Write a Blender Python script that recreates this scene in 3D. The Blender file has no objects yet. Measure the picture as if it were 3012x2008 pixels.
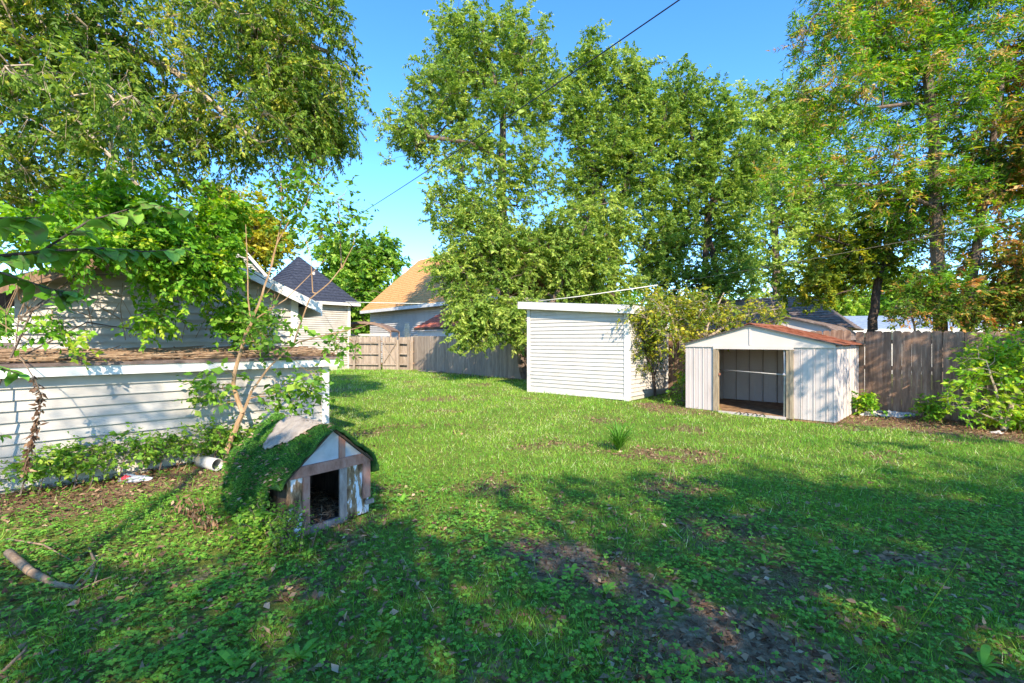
import bpy, math, random
import numpy as np
from mathutils import Vector, Matrix, noise as mnoise

# ------------------------------------------------------------------ camera, sky, sun, exposure
SC = bpy.context.scene
COL = SC.collection
R = math.radians
FPX, CX, CY, EYE = 1400.0, 1506.0, 1004.0, 1.65      # lens and eye height worked out from the sheds and the fence

cam_d = bpy.data.cameras.new("camera")
cam = bpy.data.objects.new("camera", cam_d)
COL.objects.link(cam)
cam.location = (0, 0, EYE)
cam.rotation_euler = (R(90), 0, 0)
cam_d.sensor_width = 36.0
cam_d.lens = 36.0 * FPX / 3012.0
cam_d.clip_start = 0.05
cam_d.clip_end = 3000
SC.camera = cam

SUN_EL = R(34)
SUN_H = Vector((0.22, -0.975)).normalized()          # horizontal direction towards the sun
TOSUN = Vector((SUN_H.x * math.cos(SUN_EL), SUN_H.y * math.cos(SUN_EL), math.sin(SUN_EL)))
world = bpy.data.worlds.new("World")
SC.world = world
world.use_nodes = True
wn, wl = world.node_tree.nodes, world.node_tree.links
sky = wn.new("ShaderNodeTexSky")
sky.sky_type = 'NISHITA'
sky.sun_disc = False
sky.sun_elevation = SUN_EL
sky.sun_rotation = math.atan2(SUN_H.x, SUN_H.y)
sky.altitude = 1500
sky.air_density = 1.0
sky.dust_density = 0.0
sky.ozone_density = 3.0
hsv = wn.new("ShaderNodeHueSaturation")
hsv.inputs['Saturation'].default_value = 1.24
hsv.inputs['Hue'].default_value = 0.503
wl.new(sky.outputs[0], hsv.inputs['Color'])
wl.new(hsv.outputs[0], wn["Background"].inputs[0])
wn["Background"].inputs[1].default_value = 0.138

sun_d = bpy.data.lights.new("sun", 'SUN')
sun_d.energy = 2.7
sun_d.angle = R(0.53)
sun_d.color = (1.0, 0.88, 0.71)
sun = bpy.data.objects.new("sun", sun_d)
COL.objects.link(sun)
sun.rotation_euler = (-TOSUN).to_track_quat('-Z', 'Y').to_euler()

vs = SC.view_settings
vs.view_transform = 'Standard'
vs.look = 'None'
vs.exposure = 1.85
vs.gamma = 1.0
SC.cycles.use_denoising = True
SC.cycles.max_bounces = 8
SC.cycles.transparent_max_bounces = 8
SC.cycles.caustics_reflective = False
SC.cycles.caustics_refractive = False

rng = np.random.default_rng(11)
random.seed(5)

def P(x, y, D):
    """a point of the place seen at photograph pixel x, y at D metres depth"""
    return Vector(((x - CX) / FPX * D, D, EYE - (y - CY) / FPX * D))

def smooth(a, b, t):
    t = np.clip((t - a) / (b - a), 0, 1)
    return t * t * (3 - 2 * t)

def gz(x, y):
    """height of the ground"""
    x = np.asarray(x, float); y = np.asarray(y, float)
    z = 0.06 * smooth(9, 16, y)
    z = z + 0.020 * np.sin(x * 1.3 + 0.5) * np.cos(y * 0.9) + 0.012 * np.sin(x * 3.1 + y * 2.3)
    z = z - 0.02
    z = z + 0.05 * smooth(0.9, 0.0, np.abs((x + 4.4) * 0.707 - (y - 6.0) * 0.707 - 0.25)) * smooth(9, 7, y)
    return z

# ------------------------------------------------------------------ materials
def newmat(name):
    m = bpy.data.materials.new(name)
    m.use_nodes = True
    nt = m.node_tree
    return m, nt.nodes, nt.links, nt.nodes["Principled BSDF"]

def ramp(nodes, stops):
    r = nodes.new("ShaderNodeValToRGB")
    e = r.color_ramp.elements
    while len(e) > 1:
        e.remove(e[-1])
    e[0].position, e[0].color = stops[0][0], (*stops[0][1], 1)
    for p, c in stops[1:]:
        k = e.new(p); k.color = (*c, 1)
    return r

def mat_noise(name, stops, scale=8, detail=6, rough=0.8, bump=0.2, bscale=None, stretch=None, metallic=0.0, spec=0.3, dist=0.01, rand=0.0):
    """colour from stretched noise over the object, with fine relief"""
    m, n, l, b = newmat(name)
    tc = n.new("ShaderNodeTexCoord")
    mp = n.new("ShaderNodeMapping")
    l.new(tc.outputs['Object'], mp.inputs[0])
    if stretch: mp.inputs['Scale'].default_value = stretch
    if rand:
        oi = n.new("ShaderNodeObjectInfo")
        vm = n.new("ShaderNodeVectorMath"); vm.operation = 'SCALE'
        vm.inputs[0].default_value = (37, 53, 71)
        l.new(oi.outputs['Random'], vm.inputs['Scale'])
        l.new(vm.outputs[0], mp.inputs['Location'])
    t = n.new("ShaderNodeTexNoise")
    t.inputs['Scale'].default_value = scale; t.inputs['Detail'].default_value = detail
    t.inputs['Roughness'].default_value = 0.62
    l.new(mp.outputs[0], t.inputs['Vector'])
    r = ramp(n, stops)
    l.new(t.outputs[0], r.inputs[0])
    col = r.outputs[0]
    if rand:
        hs = n.new("ShaderNodeHueSaturation")
        mr = n.new("ShaderNodeMapRange")
        mr.inputs['To Min'].default_value = 1 - rand; mr.inputs['To Max'].default_value = 1 + rand
        l.new(oi.outputs['Random'], mr.inputs[0])
        l.new(mr.outputs[0], hs.inputs['Value'])
        l.new(col, hs.inputs['Color']); col = hs.outputs[0]
    l.new(col, b.inputs['Base Color'])
    b.inputs['Roughness'].default_value = rough
    b.inputs['Metallic'].default_value = metallic
    b.inputs['Specular IOR Level'].default_value = spec
    if bump:
        t2 = n.new("ShaderNodeTexNoise")
        t2.inputs['Scale'].default_value = bscale or scale * 4; t2.inputs['Detail'].default_value = 5
        l.new(mp.outputs[0], t2.inputs['Vector'])
        bm = n.new("ShaderNodeBump"); bm.inputs['Strength'].default_value = bump; bm.inputs['Distance'].default_value = dist
        l.new(t2.outputs[0], bm.inputs['Height'])
        l.new(bm.outputs[0], b.inputs['Normal'])
    return m

def mat_leaf(name, stops, trans=0.45, rough=0.5, spec=0.25):
    """leaf colour picked by each leaf's own tint, light passes through"""
    m, n, l, b = newmat(name)
    a = n.new("ShaderNodeAttribute"); a.attribute_name = "tint"
    r = ramp(n, stops)
    l.new(a.outputs['Fac'], r.inputs[0])
    l.new(r.outputs[0], b.inputs['Base Color'])
    b.inputs['Roughness'].default_value = rough
    b.inputs['Specular IOR Level'].default_value = spec
    if trans:
        tr = n.new("ShaderNodeBsdfTranslucent")
        hs = n.new("ShaderNodeHueSaturation"); hs.inputs['Value'].default_value = 1.25; hs.inputs['Saturation'].default_value = 1.1
        hs.inputs['Hue'].default_value = 0.485
        l.new(r.outputs[0], hs.inputs['Color']); l.new(hs.outputs[0], tr.inputs[0])
        mx = n.new("ShaderNodeMixShader"); mx.inputs[0].default_value = trans
        l.new(b.outputs[0], mx.inputs[1]); l.new(tr.outputs[0], mx.inputs[2])
        l.new(mx.outputs[0], n["Material Output"].inputs[0])
    return m

M = {}
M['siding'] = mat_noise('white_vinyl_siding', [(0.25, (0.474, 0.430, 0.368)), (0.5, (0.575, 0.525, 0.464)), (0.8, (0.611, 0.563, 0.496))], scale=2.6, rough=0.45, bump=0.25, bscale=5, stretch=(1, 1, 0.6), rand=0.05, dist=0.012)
M['white_trim'] = mat_noise('white_painted_trim', [(0.3, (0.595, 0.552, 0.495)), (0.6, (0.700, 0.671, 0.615))], scale=3, rough=0.5, bump=0.1, bscale=50)
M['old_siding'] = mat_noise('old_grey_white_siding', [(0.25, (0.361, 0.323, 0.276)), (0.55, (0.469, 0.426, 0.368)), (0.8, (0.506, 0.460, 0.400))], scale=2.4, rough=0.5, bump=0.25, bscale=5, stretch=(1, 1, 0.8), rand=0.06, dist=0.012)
M['soffit'] = mat_noise('cream_soffit', [(0.3, (0.52, 0.47, 0.38)), (0.7, (0.62, 0.57, 0.47))], scale=3, rough=0.6, bump=0.1)
M['dark_shingle'] = mat_noise('dark_blue_grey_shingles', [(0.3, (0.018, 0.022, 0.035)), (0.55, (0.04, 0.046, 0.065)), (0.8, (0.09, 0.095, 0.11))], scale=9, rough=0.9, bump=0.6, bscale=40)
M['tan_shingle'] = mat_noise('orange_tan_shingles', [(0.25, (0.42, 0.19, 0.06)), (0.5, (0.58, 0.29, 0.10)), (0.8, (0.70, 0.40, 0.17))], scale=5, rough=0.9, bump=0.4, bscale=40, stretch=(1, 1, 3))
M['brown_shingle'] = mat_noise('weathered_brown_shingles', [(0.25, (0.07, 0.05, 0.04)), (0.5, (0.17, 0.12, 0.10)), (0.75, (0.33, 0.26, 0.21))], scale=7, rough=0.9, bump=0.6, bscale=30)
M['fence'] = mat_noise('weathered_cedar', [(0.2, (0.111, 0.065, 0.041)), (0.5, (0.260, 0.156, 0.098)), (0.8, (0.468, 0.319, 0.216))], scale=6, rough=0.85, bump=0.5, bscale=30, stretch=(3, 3, 0.35), rand=0.22)
M['fence_grey'] = mat_noise('silvered_fence_wood', [(0.2, (0.160, 0.120, 0.088)), (0.5, (0.288, 0.224, 0.168)), (0.8, (0.400, 0.328, 0.256))], scale=6, rough=0.85, bump=0.4, bscale=30, stretch=(3, 3, 0.35), rand=0.18)
M['metal'] = mat_noise('cream_sheet_metal', [(0.2, (0.433, 0.354, 0.301)), (0.45, (0.541, 0.461, 0.414)), (0.8, (0.587, 0.511, 0.463))], scale=1.8, rough=0.42, bump=0.5, bscale=3.5, dist=0.02, stretch=(1, 1, 0.5), spec=0.4, rand=0.03)
M['metal_gable'] = mat_noise('pale_cream_metal', [(0.2, (0.518, 0.436, 0.376)), (0.5, (0.626, 0.541, 0.471)), (0.8, (0.662, 0.573, 0.511))], scale=1.5, rough=0.45, bump=0.05, bscale=20, spec=0.4)
M['rust'] = mat_noise('rusty_roof_metal', [(0.25, (0.101, 0.032, 0.018)), (0.45, (0.238, 0.072, 0.032)), (0.62, (0.324, 0.130, 0.072)), (0.85, (0.360, 0.259, 0.234))], scale=6, rough=0.8, bump=0.4, bscale=40, stretch=(1, 2.5, 1))
M['jamb'] = mat_noise('tan_door_jamb', [(0.3, (0.22, 0.16, 0.10)), (0.7, (0.42, 0.33, 0.22))], scale=8, rough=0.6, bump=0.2, stretch=(3, 3, 0.5))
M['plywood'] = mat_noise('dirty_plywood_floor', [(0.3, (0.12, 0.065, 0.03)), (0.55, (0.33, 0.19, 0.09)), (0.8, (0.48, 0.33, 0.19))], scale=7, rough=0.9, bump=0.4)
M['dark_metal'] = mat_noise('dark_edge_metal', [(0.3, (0.05, 0.045, 0.04)), (0.7, (0.12, 0.10, 0.09))], scale=8, rough=0.5, bump=0.1)
M['pvc'] = mat_noise('white_plastic_pipe', [(0.3, (0.34, 0.31, 0.27)), (0.7, (0.50, 0.48, 0.44))], scale=12, rough=0.4, bump=0.05)
M['bark'] = mat_noise('grey_brown_bark', [(0.25, (0.055, 0.038, 0.028)), (0.5, (0.15, 0.105, 0.078)), (0.8, (0.28, 0.21, 0.16))], scale=5, rough=0.9, bump=0.9, bscale=16, stretch=(3, 3, 0.7), dist=0.03)
M['bark_dark'] = mat_noise('dark_bark', [(0.25, (0.03, 0.022, 0.017)), (0.5, (0.085, 0.06, 0.045)), (0.8, (0.18, 0.13, 0.10))], scale=5, rough=0.9, bump=0.9, bscale=16, stretch=(3, 3, 0.7), dist=0.03)
M['bark_pale'] = mat_noise('pale_elm_bark', [(0.25, (0.22, 0.165, 0.11)), (0.5, (0.38, 0.29, 0.20)), (0.8, (0.52, 0.42, 0.31))], scale=7, rough=0.85, bump=0.4, stretch=(2, 2, 1))
M['bark_orange'] = mat_noise('orange_mulberry_bark', [(0.25, (0.255, 0.142, 0.062)), (0.5, (0.391, 0.237, 0.125)), (0.8, (0.468, 0.342, 0.225))], scale=9, rough=0.8, bump=0.4, stretch=(2, 2, 0.7))
M['stick'] = mat_noise('fallen_wood', [(0.25, (0.16, 0.09, 0.05)), (0.5, (0.30, 0.19, 0.11)), (0.8, (0.46, 0.34, 0.22))], scale=14, rough=0.9, bump=0.6)
M['dead_leaf'] = mat_leaf('dry_brown_leaf', [(0.0, (0.108, 0.054, 0.030)), (0.4, (0.240, 0.132, 0.072)), (0.75, (0.432, 0.276, 0.156)), (1.0, (0.540, 0.396, 0.252))], trans=0.15, rough=0.8)
G = lambda k: [(0.0, (0.020 * k, 0.058 * k, 0.008 * k)), (0.35, (0.042 * k, 0.108 * k, 0.012 * k)), (0.7, (0.085 * k, 0.17 * k, 0.020 * k)), (1.0, (0.17 * k, 0.24 * k, 0.035 * k))]
M['leaf_elm'] = mat_leaf('elm_leaf', [(0.0, (0.077, 0.160, 0.022)), (0.4, (0.190, 0.318, 0.043)), (0.75, (0.358, 0.455, 0.065)), (1.0, (0.700, 0.615, 0.108))])
M['leaf_tall'] = mat_leaf('small_olive_leaf', [(0.0, (0.114, 0.220, 0.037)), (0.4, (0.245, 0.386, 0.063)), (0.75, (0.430, 0.542, 0.100)), (1.0, (0.602, 0.686, 0.162))])
M['leaf_green'] = mat_leaf('fresh_green_leaf', [(0.0, (0.066, 0.169, 0.022)), (0.4, (0.140, 0.317, 0.035)), (0.75, (0.281, 0.475, 0.056)), (1.0, (0.515, 0.653, 0.108))])
M['leaf_bright'] = mat_leaf('bright_green_leaf', [(0.0, (0.066, 0.202, 0.017)), (0.4, (0.143, 0.354, 0.026)), (0.75, (0.287, 0.523, 0.041)), (1.0, (0.536, 0.639, 0.065))])
M['leaf_cypress'] = mat_leaf('feathery_leaf_turning_rust', [(0.0, (0.075, 0.197, 0.025)), (0.45, (0.180, 0.395, 0.034)), (0.70, (0.359, 0.542, 0.054)), (0.80, (0.665, 0.493, 0.086)), (0.88, (0.665, 0.371, 0.108)), (1.0, (0.665, 0.493, 0.194))])
M['leaf_rust'] = mat_leaf('rusty_leaf', [(0.0, (0.086, 0.160, 0.021)), (0.3, (0.208, 0.318, 0.034)), (0.5, (0.521, 0.350, 0.068)), (0.75, (0.700, 0.301, 0.097)), (1.0, (0.700, 0.445, 0.179))])
M['leaf_yellow'] = mat_leaf('yellow_green_leaf', [(0.0, (0.097, 0.177, 0.019)), (0.35, (0.260, 0.336, 0.032)), (0.7, (0.553, 0.513, 0.044)), (1.0, (0.700, 0.575, 0.076))])
M['leaf_dark'] = mat_leaf('large_dark_leaf', [(0.0, (0.053, 0.153, 0.023)), (0.5, (0.117, 0.262, 0.033)), (1.0, (0.248, 0.398, 0.060))], trans=0.3, rough=0.4)
def blotch(m, c, s, lo=0.56, hi=0.66):
    n, l = m.node_tree.nodes, m.node_tree.links; b = n["Principled BSDF"]
    tc = n.new("ShaderNodeTexCoord"); t = n.new("ShaderNodeTexNoise"); t.inputs['Scale'].default_value = s; t.inputs['Detail'].default_value = 4
    oi = n.new("ShaderNodeObjectInfo"); t.noise_dimensions = '4D'; l.new(oi.outputs['Random'], t.inputs['W'])
    l.new(tc.outputs['Object'], t.inputs['Vector']); r = ramp(n, [(lo, (0, 0, 0)), (hi, (1, 1, 1))]); l.new(t.outputs[0], r.inputs[0])
    mx = n.new("ShaderNodeMix"); mx.data_type = 'RGBA'; src = b.inputs['Base Color'].links[0].from_socket
    hs = n.new("ShaderNodeHueSaturation"); mr = n.new("ShaderNodeMapRange"); mr.inputs['To Min'].default_value = 0.65; mr.inputs['To Max'].default_value = 1.7
    l.new(oi.outputs['Random'], mr.inputs[0]); l.new(mr.outputs[0], hs.inputs['Value']); l.new(src, hs.inputs['Color'])
    l.new(r.outputs[0], mx.inputs[0]); l.new(hs.outputs[0], mx.inputs[6]); mx.inputs[7].default_value = (*c, 1); l.new(mx.outputs[2], b.inputs['Base Color'])
blotch(M['leaf_dark'], (0.16, 0.13, 0.05), 3.0)
M['grass'] = mat_leaf('lawn_grass_blade', [(0.0, (0.075, 0.211, 0.022)), (0.45, (0.158, 0.367, 0.033)), (0.78, (0.297, 0.496, 0.053)), (0.90, (0.475, 0.532, 0.093)), (1.0, (0.616, 0.679, 0.319))], trans=0.35, rough=0.55)
M['clover'] = mat_leaf('ground_weed_leaf', [(0.0, (0.080, 0.220, 0.030)), (0.5, (0.161, 0.386, 0.045)), (1.0, (0.321, 0.564, 0.057))], trans=0.3)
M['turf'] = mat_leaf('plastic_turf_fibre', [(0.0, (0.036, 0.122, 0.014)), (0.5, (0.082, 0.232, 0.025)), (1.0, (0.209, 0.415, 0.056))], trans=0.1, rough=0.5)
M['turf_back'] = mat_noise('turf_backing', [(0.3, (0.018, 0.056, 0.010)), (0.7, (0.040, 0.112, 0.017))], scale=20, rough=0.9, bump=0.6)
M['felt'] = mat_noise('bare_grey_turf_backing', [(0.25, (0.143, 0.114, 0.092)), (0.45, (0.309, 0.258, 0.205)), (0.8, (0.428, 0.365, 0.292))], scale=10, rough=0.95, bump=0.9, bscale=90)
M['pink_paint'] = mat_noise('faded_redwood_paint', [(0.25, (0.20, 0.09, 0.06)), (0.5, (0.38, 0.19, 0.14)), (0.8, (0.45, 0.28, 0.22))], scale=8, rough=0.8, bump=0.4, stretch=(2, 2, 1))
M['grey_wood'] = mat_noise('grey_weathered_wood', [(0.25, (0.14, 0.10, 0.085)), (0.5, (0.29, 0.23, 0.20)), (0.8, (0.42, 0.36, 0.33))], scale=8, rough=0.9, bump=0.5, stretch=(3, 3, 1))
M['white_board'] = mat_noise('chalky_white_board', [(0.25, (0.34, 0.35, 0.37)), (0.5, (0.47, 0.48, 0.50)), (0.8, (0.55, 0.56, 0.57))], scale=5, rough=0.7, bump=0.1)
M['peeling'] = mat_noise('peeling_white_paint', [(0.38, (0.10, 0.055, 0.03)), (0.47, (0.26, 0.16, 0.085)), (0.53, (0.34, 0.24, 0.15)), (0.56, (0.66, 0.68, 0.72)), (0.9, (0.74, 0.75, 0.77))], scale=7, rough=0.8, bump=0.7, stretch=(2.4, 2.4, 0.7), bscale=30)
M['dark_wood'] = mat_noise('dark_old_wood', [(0.3, (0.035, 0.024, 0.018)), (0.7, (0.12, 0.085, 0.06))], scale=10, rough=0.9, bump=0.4, stretch=(2, 2, 0.5))
M['blue_roof'] = mat_noise('blue_grey_metal_roof', [(0.3, (0.16, 0.20, 0.27)), (0.7, (0.36, 0.41, 0.48))], scale=5, rough=0.5, bump=0.1)
M['red_roof'] = mat_noise('faded_red_roof', [(0.3, (0.26, 0.06, 0.03)), (0.55, (0.46, 0.13, 0.07)), (0.8, (0.56, 0.25, 0.15))], scale=6, rough=0.8, bump=0.3)
M['brown_cloth'] = mat_noise('brown_canopy', [(0.3, (0.16, 0.10, 0.07)), (0.7, (0.30, 0.21, 0.16))], scale=4, rough=0.8, bump=0.2)
M['brick'] = mat_noise('red_brick', [(0.3, (0.25, 0.08, 0.05)), (0.7, (0.42, 0.17, 0.11))], scale=9, rough=0.9, bump=0.4)
M['stone'] = mat_noise('pale_rubble', [(0.3, (0.30, 0.26, 0.23)), (0.7, (0.58, 0.54, 0.50))], scale=12, rough=0.9, bump=0.6)
M['glass'] = mat_noise('dark_window_glass', [(0.3, (0.02, 0.025, 0.03)), (0.7, (0.05, 0.06, 0.07))], scale=2, rough=0.08, bump=0, spec=0.6)
M['plastic_white'] = mat_noise('crumpled_white_plastic', [(0.4, (0.30, 0.32, 0.36)), (0.7, (0.50, 0.50, 0.52))], scale=10, rough=0.4, bump=0.6)
M['plastic_red'] = mat_noise('red_print', [(0.4, (0.50, 0.03, 0.05)), (0.7, (0.60, 0.08, 0.10))], scale=10, rough=0.4, bump=0.2)
M['cable_white'] = mat_noise('white_cable_sheath', [(0.4, (0.62, 0.60, 0.52)), (0.7, (0.72, 0.70, 0.62))], scale=3, rough=0.5, bump=0)
M['cable_dark'] = mat_noise('dark_cable_sheath', [(0.4, (0.02, 0.025, 0.035)), (0.7, (0.04, 0.045, 0.055))], scale=3, rough=0.5, bump=0)

# ------------------------------------------------------------------ mesh helpers
class MB:
    """collects boxes, prisms, sheets and tubes, then becomes ONE mesh object"""
    def __init__(self):
        self.v, self.f = [], []
    def add(self, vs, fs):
        o = len(self.v)
        self.v += [tuple(p) for p in vs]
        self.f += [tuple(i + o for i in q) for q in fs]
        return self
    def box(self, x0, x1, y0, y1, z0, z1):
        return self.hexa([(x0, y0, z0), (x1, y0, z0), (x1, y1, z0), (x0, y1, z0), (x0, y0, z1), (x1, y0, z1), (x1, y1, z1), (x0, y1, z1)])
    def hexa(self, p):
        return self.add(p, [(0, 3, 2, 1), (4, 5, 6, 7), (0, 1, 5, 4), (1, 2, 6, 5), (2, 3, 7, 6), (3, 0, 4, 7)])
    def prism_y(self, poly, y0, y1):
        """polygon in x,z (counter-clockwise seen from -y) pushed from y0 to y1"""
        n = len(poly)
        vs = [(x, y0, z) for x, z in poly] + [(x, y1, z) for x, z in poly]
        fs = [tuple(range(n)), tuple(reversed(range(n, 2 * n)))]
        fs += [(i, i + n, (i + 1) % n + n, (i + 1) % n) for i in range(n)]
        return self.add(vs, fs)
    def slab(self, a, b, c, d, t):
        """sloping sheet with corners a b c d and thickness t downwards along its normal"""
        a, b, c, d = map(Vector, (a, b, c, d))
        n = (b - a).cross(d - a).normalized() * t
        return self.hexa([a - n, b - n, c - n, d - n, a, b, c, d])
    def tube(self, pts, rad, k=6):
        pts = [Vector(p) for p in pts]
        if not hasattr(rad, '__len__'): rad = [rad] * len(pts)
        ring0 = len(self.v)
        up = Vector((0.3, 0.2, 1)).normalized()
        for i, p in enumerate(pts):
            d = (pts[min(i + 1, len(pts) - 1)] - pts[max(i - 1, 0)]).normalized()
            u = d.cross(up)
            if u.length < 1e-3: u = d.cross(Vector((1, 0, 0)))
            u.normalize(); w = d.cross(u)
            for j in range(k):
                a = 2 * math.pi * j / k
                self.v.append(tuple(p + (u * math.cos(a) + w * math.sin(a)) * rad[i]))
        for i in range(len(pts) - 1):
            for j in range(k):
                a = ring0 + i * k + j; b = ring0 + i * k + (j + 1) % k
                self.f.append((a, b, b + k, a + k))
        self.f.append(tuple(ring0 + j for j in reversed(range(k))))
        self.f.append(tuple(ring0 + (len(pts) - 1) * k + j for j in range(k)))
        return self
    def mesh(self, name):
        me = bpy.data.meshes.new(name)
        me.from_pydata(self.v, [], self.f)
        me.update()
        return me
    def build(self, name, mat, parent=None, smooth=False, bevel=0.0):
        me = self.mesh(name)
        return link(name, me, mat, parent, smooth, bevel)

def link(name, me, mat, parent=None, smooth=False, bevel=0.0):
    if mat and not me.materials: me.materials.append(M[mat] if isinstance(mat, str) else mat)
    if smooth: me.polygons.foreach_set('use_smooth', np.ones(len(me.polygons), bool))
    o = bpy.data.objects.new(name, me)
    COL.objects.link(o)
    if parent: o.parent = parent
    if bevel:
        b = o.modifiers.new('bevel', 'BEVEL'); b.width = bevel; b.segments = 2; b.limit_method = 'ANGLE'
    return o

def empty(name, loc, rz=0.0):
    o = bpy.data.objects.new(name, None)
    o.empty_display_size = 0.2
    COL.objects.link(o)
    o.location = loc; o.rotation_euler = (0, 0, rz)
    return o

def tag(o, label=None, cat=None, group=None, kind=None):
    if label: o['label'] = label
    if cat: o['category'] = cat
    if group: o['group'] = group
    if kind: o['kind'] = kind
    return o

def np_mesh(name, verts, nper, tint=None, mats=None):
    """mesh of separate faces of nper corners each, tint stored per face"""
    nv = len(verts); nf = nv // nper
    me = bpy.data.meshes.new(name)
    me.vertices.add(nv); me.loops.add(nv); me.polygons.add(nf)
    me.vertices.foreach_set('co', np.ascontiguousarray(verts, np.float32).ravel())
    me.loops.foreach_set('vertex_index', np.arange(nv, dtype=np.int32))
    me.polygons.foreach_set('loop_start', np.arange(0, nv, nper, dtype=np.int32))
    me.polygons.foreach_set('loop_total', np.full(nf, nper, np.int32))
    if tint is not None:
        a = me.attributes.new('tint', 'FLOAT', 'FACE')
        a.data.foreach_set('value', np.clip(tint, 0, 1).astype(np.float32))
    me.update()
    return me

def unit(v):
    return v / np.maximum(np.linalg.norm(v, axis=-1, keepdims=True), 1e-9)

def leaf_quads(p, axis, nrm, L, W):
    """rhombic leaves: base p, direction axis, facing nrm"""
    axis = unit(axis)
    w = unit(np.cross(axis, nrm)); n = np.cross(w, axis)
    L = np.asarray(L)[:, None]; W = np.asarray(W)[:, None]
    a = p; c = p + axis * L - n * L * 0.12
    m = p + axis * L * 0.42 + n * L * 0.06
    return np.stack([a, m + w * W * 0.5, c, m - w * W * 0.5], 1).reshape(-1, 3)

def frustums(A, B, ra, rb, k):
    """tapered k-sided bars from points A to B"""
    d = unit(B - A)
    up = np.tile(np.array([0.31, 0.17, 0.93]), (len(A), 1))
    up[np.abs((d * up).sum(1)) > 0.96] = (1, 0, 0)
    u = unit(np.cross(d, up)); w = np.cross(d, u)
    out = []
    for j in range(k):
        q = []
        for (c, s) in ((math.cos(2 * math.pi * j / k), math.sin(2 * math.pi * j / k)), (math.cos(2 * math.pi * (j + 1) / k), math.sin(2 * math.pi * (j + 1) / k))):
            q.append(u * c + w * s)
        out.append(np.stack([A + q[0] * ra[:, None], A + q[1] * ra[:, None], B + q[1] * rb[:, None], B + q[0] * rb[:, None]], 1))
    return np.concatenate(out, 0).reshape(-1, 3)

def grow(trunks, tips, seed, step=0.3, rtip=0.006, up=0.12, zpen=0.7, pexp=0.5):
    """branch skeleton: given stems, then each tip joined to the nearest wood. Returns pos, parent, radius, tip node index"""
    rg = np.random.default_rng(seed)
    pos, par, fix = [], [], []
    for st in trunks:
        pts, r0, r1 = st[0], st[1], st[2]
        par0 = -1
        pts = [np.array(q, float) for q in pts]
        if len(st) > 3 and pos:          # joined to the nearest stem node
            par0 = int(np.argmin(np.linalg.norm(np.array(pos) - pts[0], axis=1)))
        tot = sum(np.linalg.norm(b - a) for a, b in zip(pts, pts[1:])); run = 0
        for i, (a, b) in enumerate(zip(pts, pts[1:])):
            ln = np.linalg.norm(b - a); k = max(1, int(ln / step))
            for j in range(k + (i == len(pts) - 2)):
                t = j / k
                q = a + (b - a) * t + rg.normal(0, 0.012, 3) * min(1, r0 * 8)
                pos.append(q); par.append(par0); fix.append(r0 + (r1 - r0) * (run + ln * t) / max(tot, 1e-6)); par0 = len(pos) - 1
            run += ln
    pos = [np.array(q) for q in pos]
    base = np.array(pos)
    dmin = np.array([np.min(np.linalg.norm(base - t, axis=1)) for t in tips])
    order = np.argsort(dmin)
    cap = len(pos) + len(tips) * 40
    buf = np.zeros((cap, 3)); n = len(pos); buf[:n] = base
    tipnode = np.zeros(len(tips), int)
    for ti in order:
        t = tips[ti]
        dv = t - buf[:n]
        cost = np.linalg.norm(dv, axis=1) + zpen * np.maximum(0, -dv[:, 2])
        i = int(np.argmin(cost)); a = buf[i].copy(); ln = np.linalg.norm(t - a)
        k = int(min(30, max(1, math.ceil(ln / step))))
        mid = (a + t) / 2 + np.array([0, 0, up * ln]) + rg.normal(0, 0.08, 3) * ln
        pr = i
        for j in range(1, k + 1):
            s = j / k
            buf[n] = (1 - s) ** 2 * a + 2 * s * (1 - s) * mid + s * s * t
            par.append(pr); fix.append(0); pr = n; n += 1
        tipnode[ti] = pr
    pos = buf[:n]; par = np.array(par); fix = np.array(fix)
    wgt = np.zeros(n)
    for i in tipnode: wgt[i] += 1
    for i in range(n - 1, -1, -1):
        if par[i] >= 0: wgt[par[i]] += wgt[i]
    rad = np.maximum(rtip * np.maximum(wgt, 1) ** pexp, fix)
    free = fix == 0
    stem = np.where(free & (par >= 0))[0]
    for i in stem: rad[i] = min(rad[i], rad[par[i]] * 0.92)
    return pos, par, rad, tipnode

def lobes_points(lobes, n, rg, shell=0.45):
    """n points spread through the lobes (centre, radii, weight), more of them towards each lobe's surface"""
    w = np.array([l[2] if len(l) > 2 else l[1][0] * l[1][1] * l[1][2] for l in lobes], float); w /= w.sum()
    idx = rg.choice(len(lobes), n, p=w)
    d = unit(rg.normal(0, 1, (n, 3)))
    r = rg.random(n) ** shell
    c = np.array([list(l[0]) for l in lobes])[idx]; s = np.array([list(l[1]) for l in lobes])[idx]
    return c + d * r[:, None] * s

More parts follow.
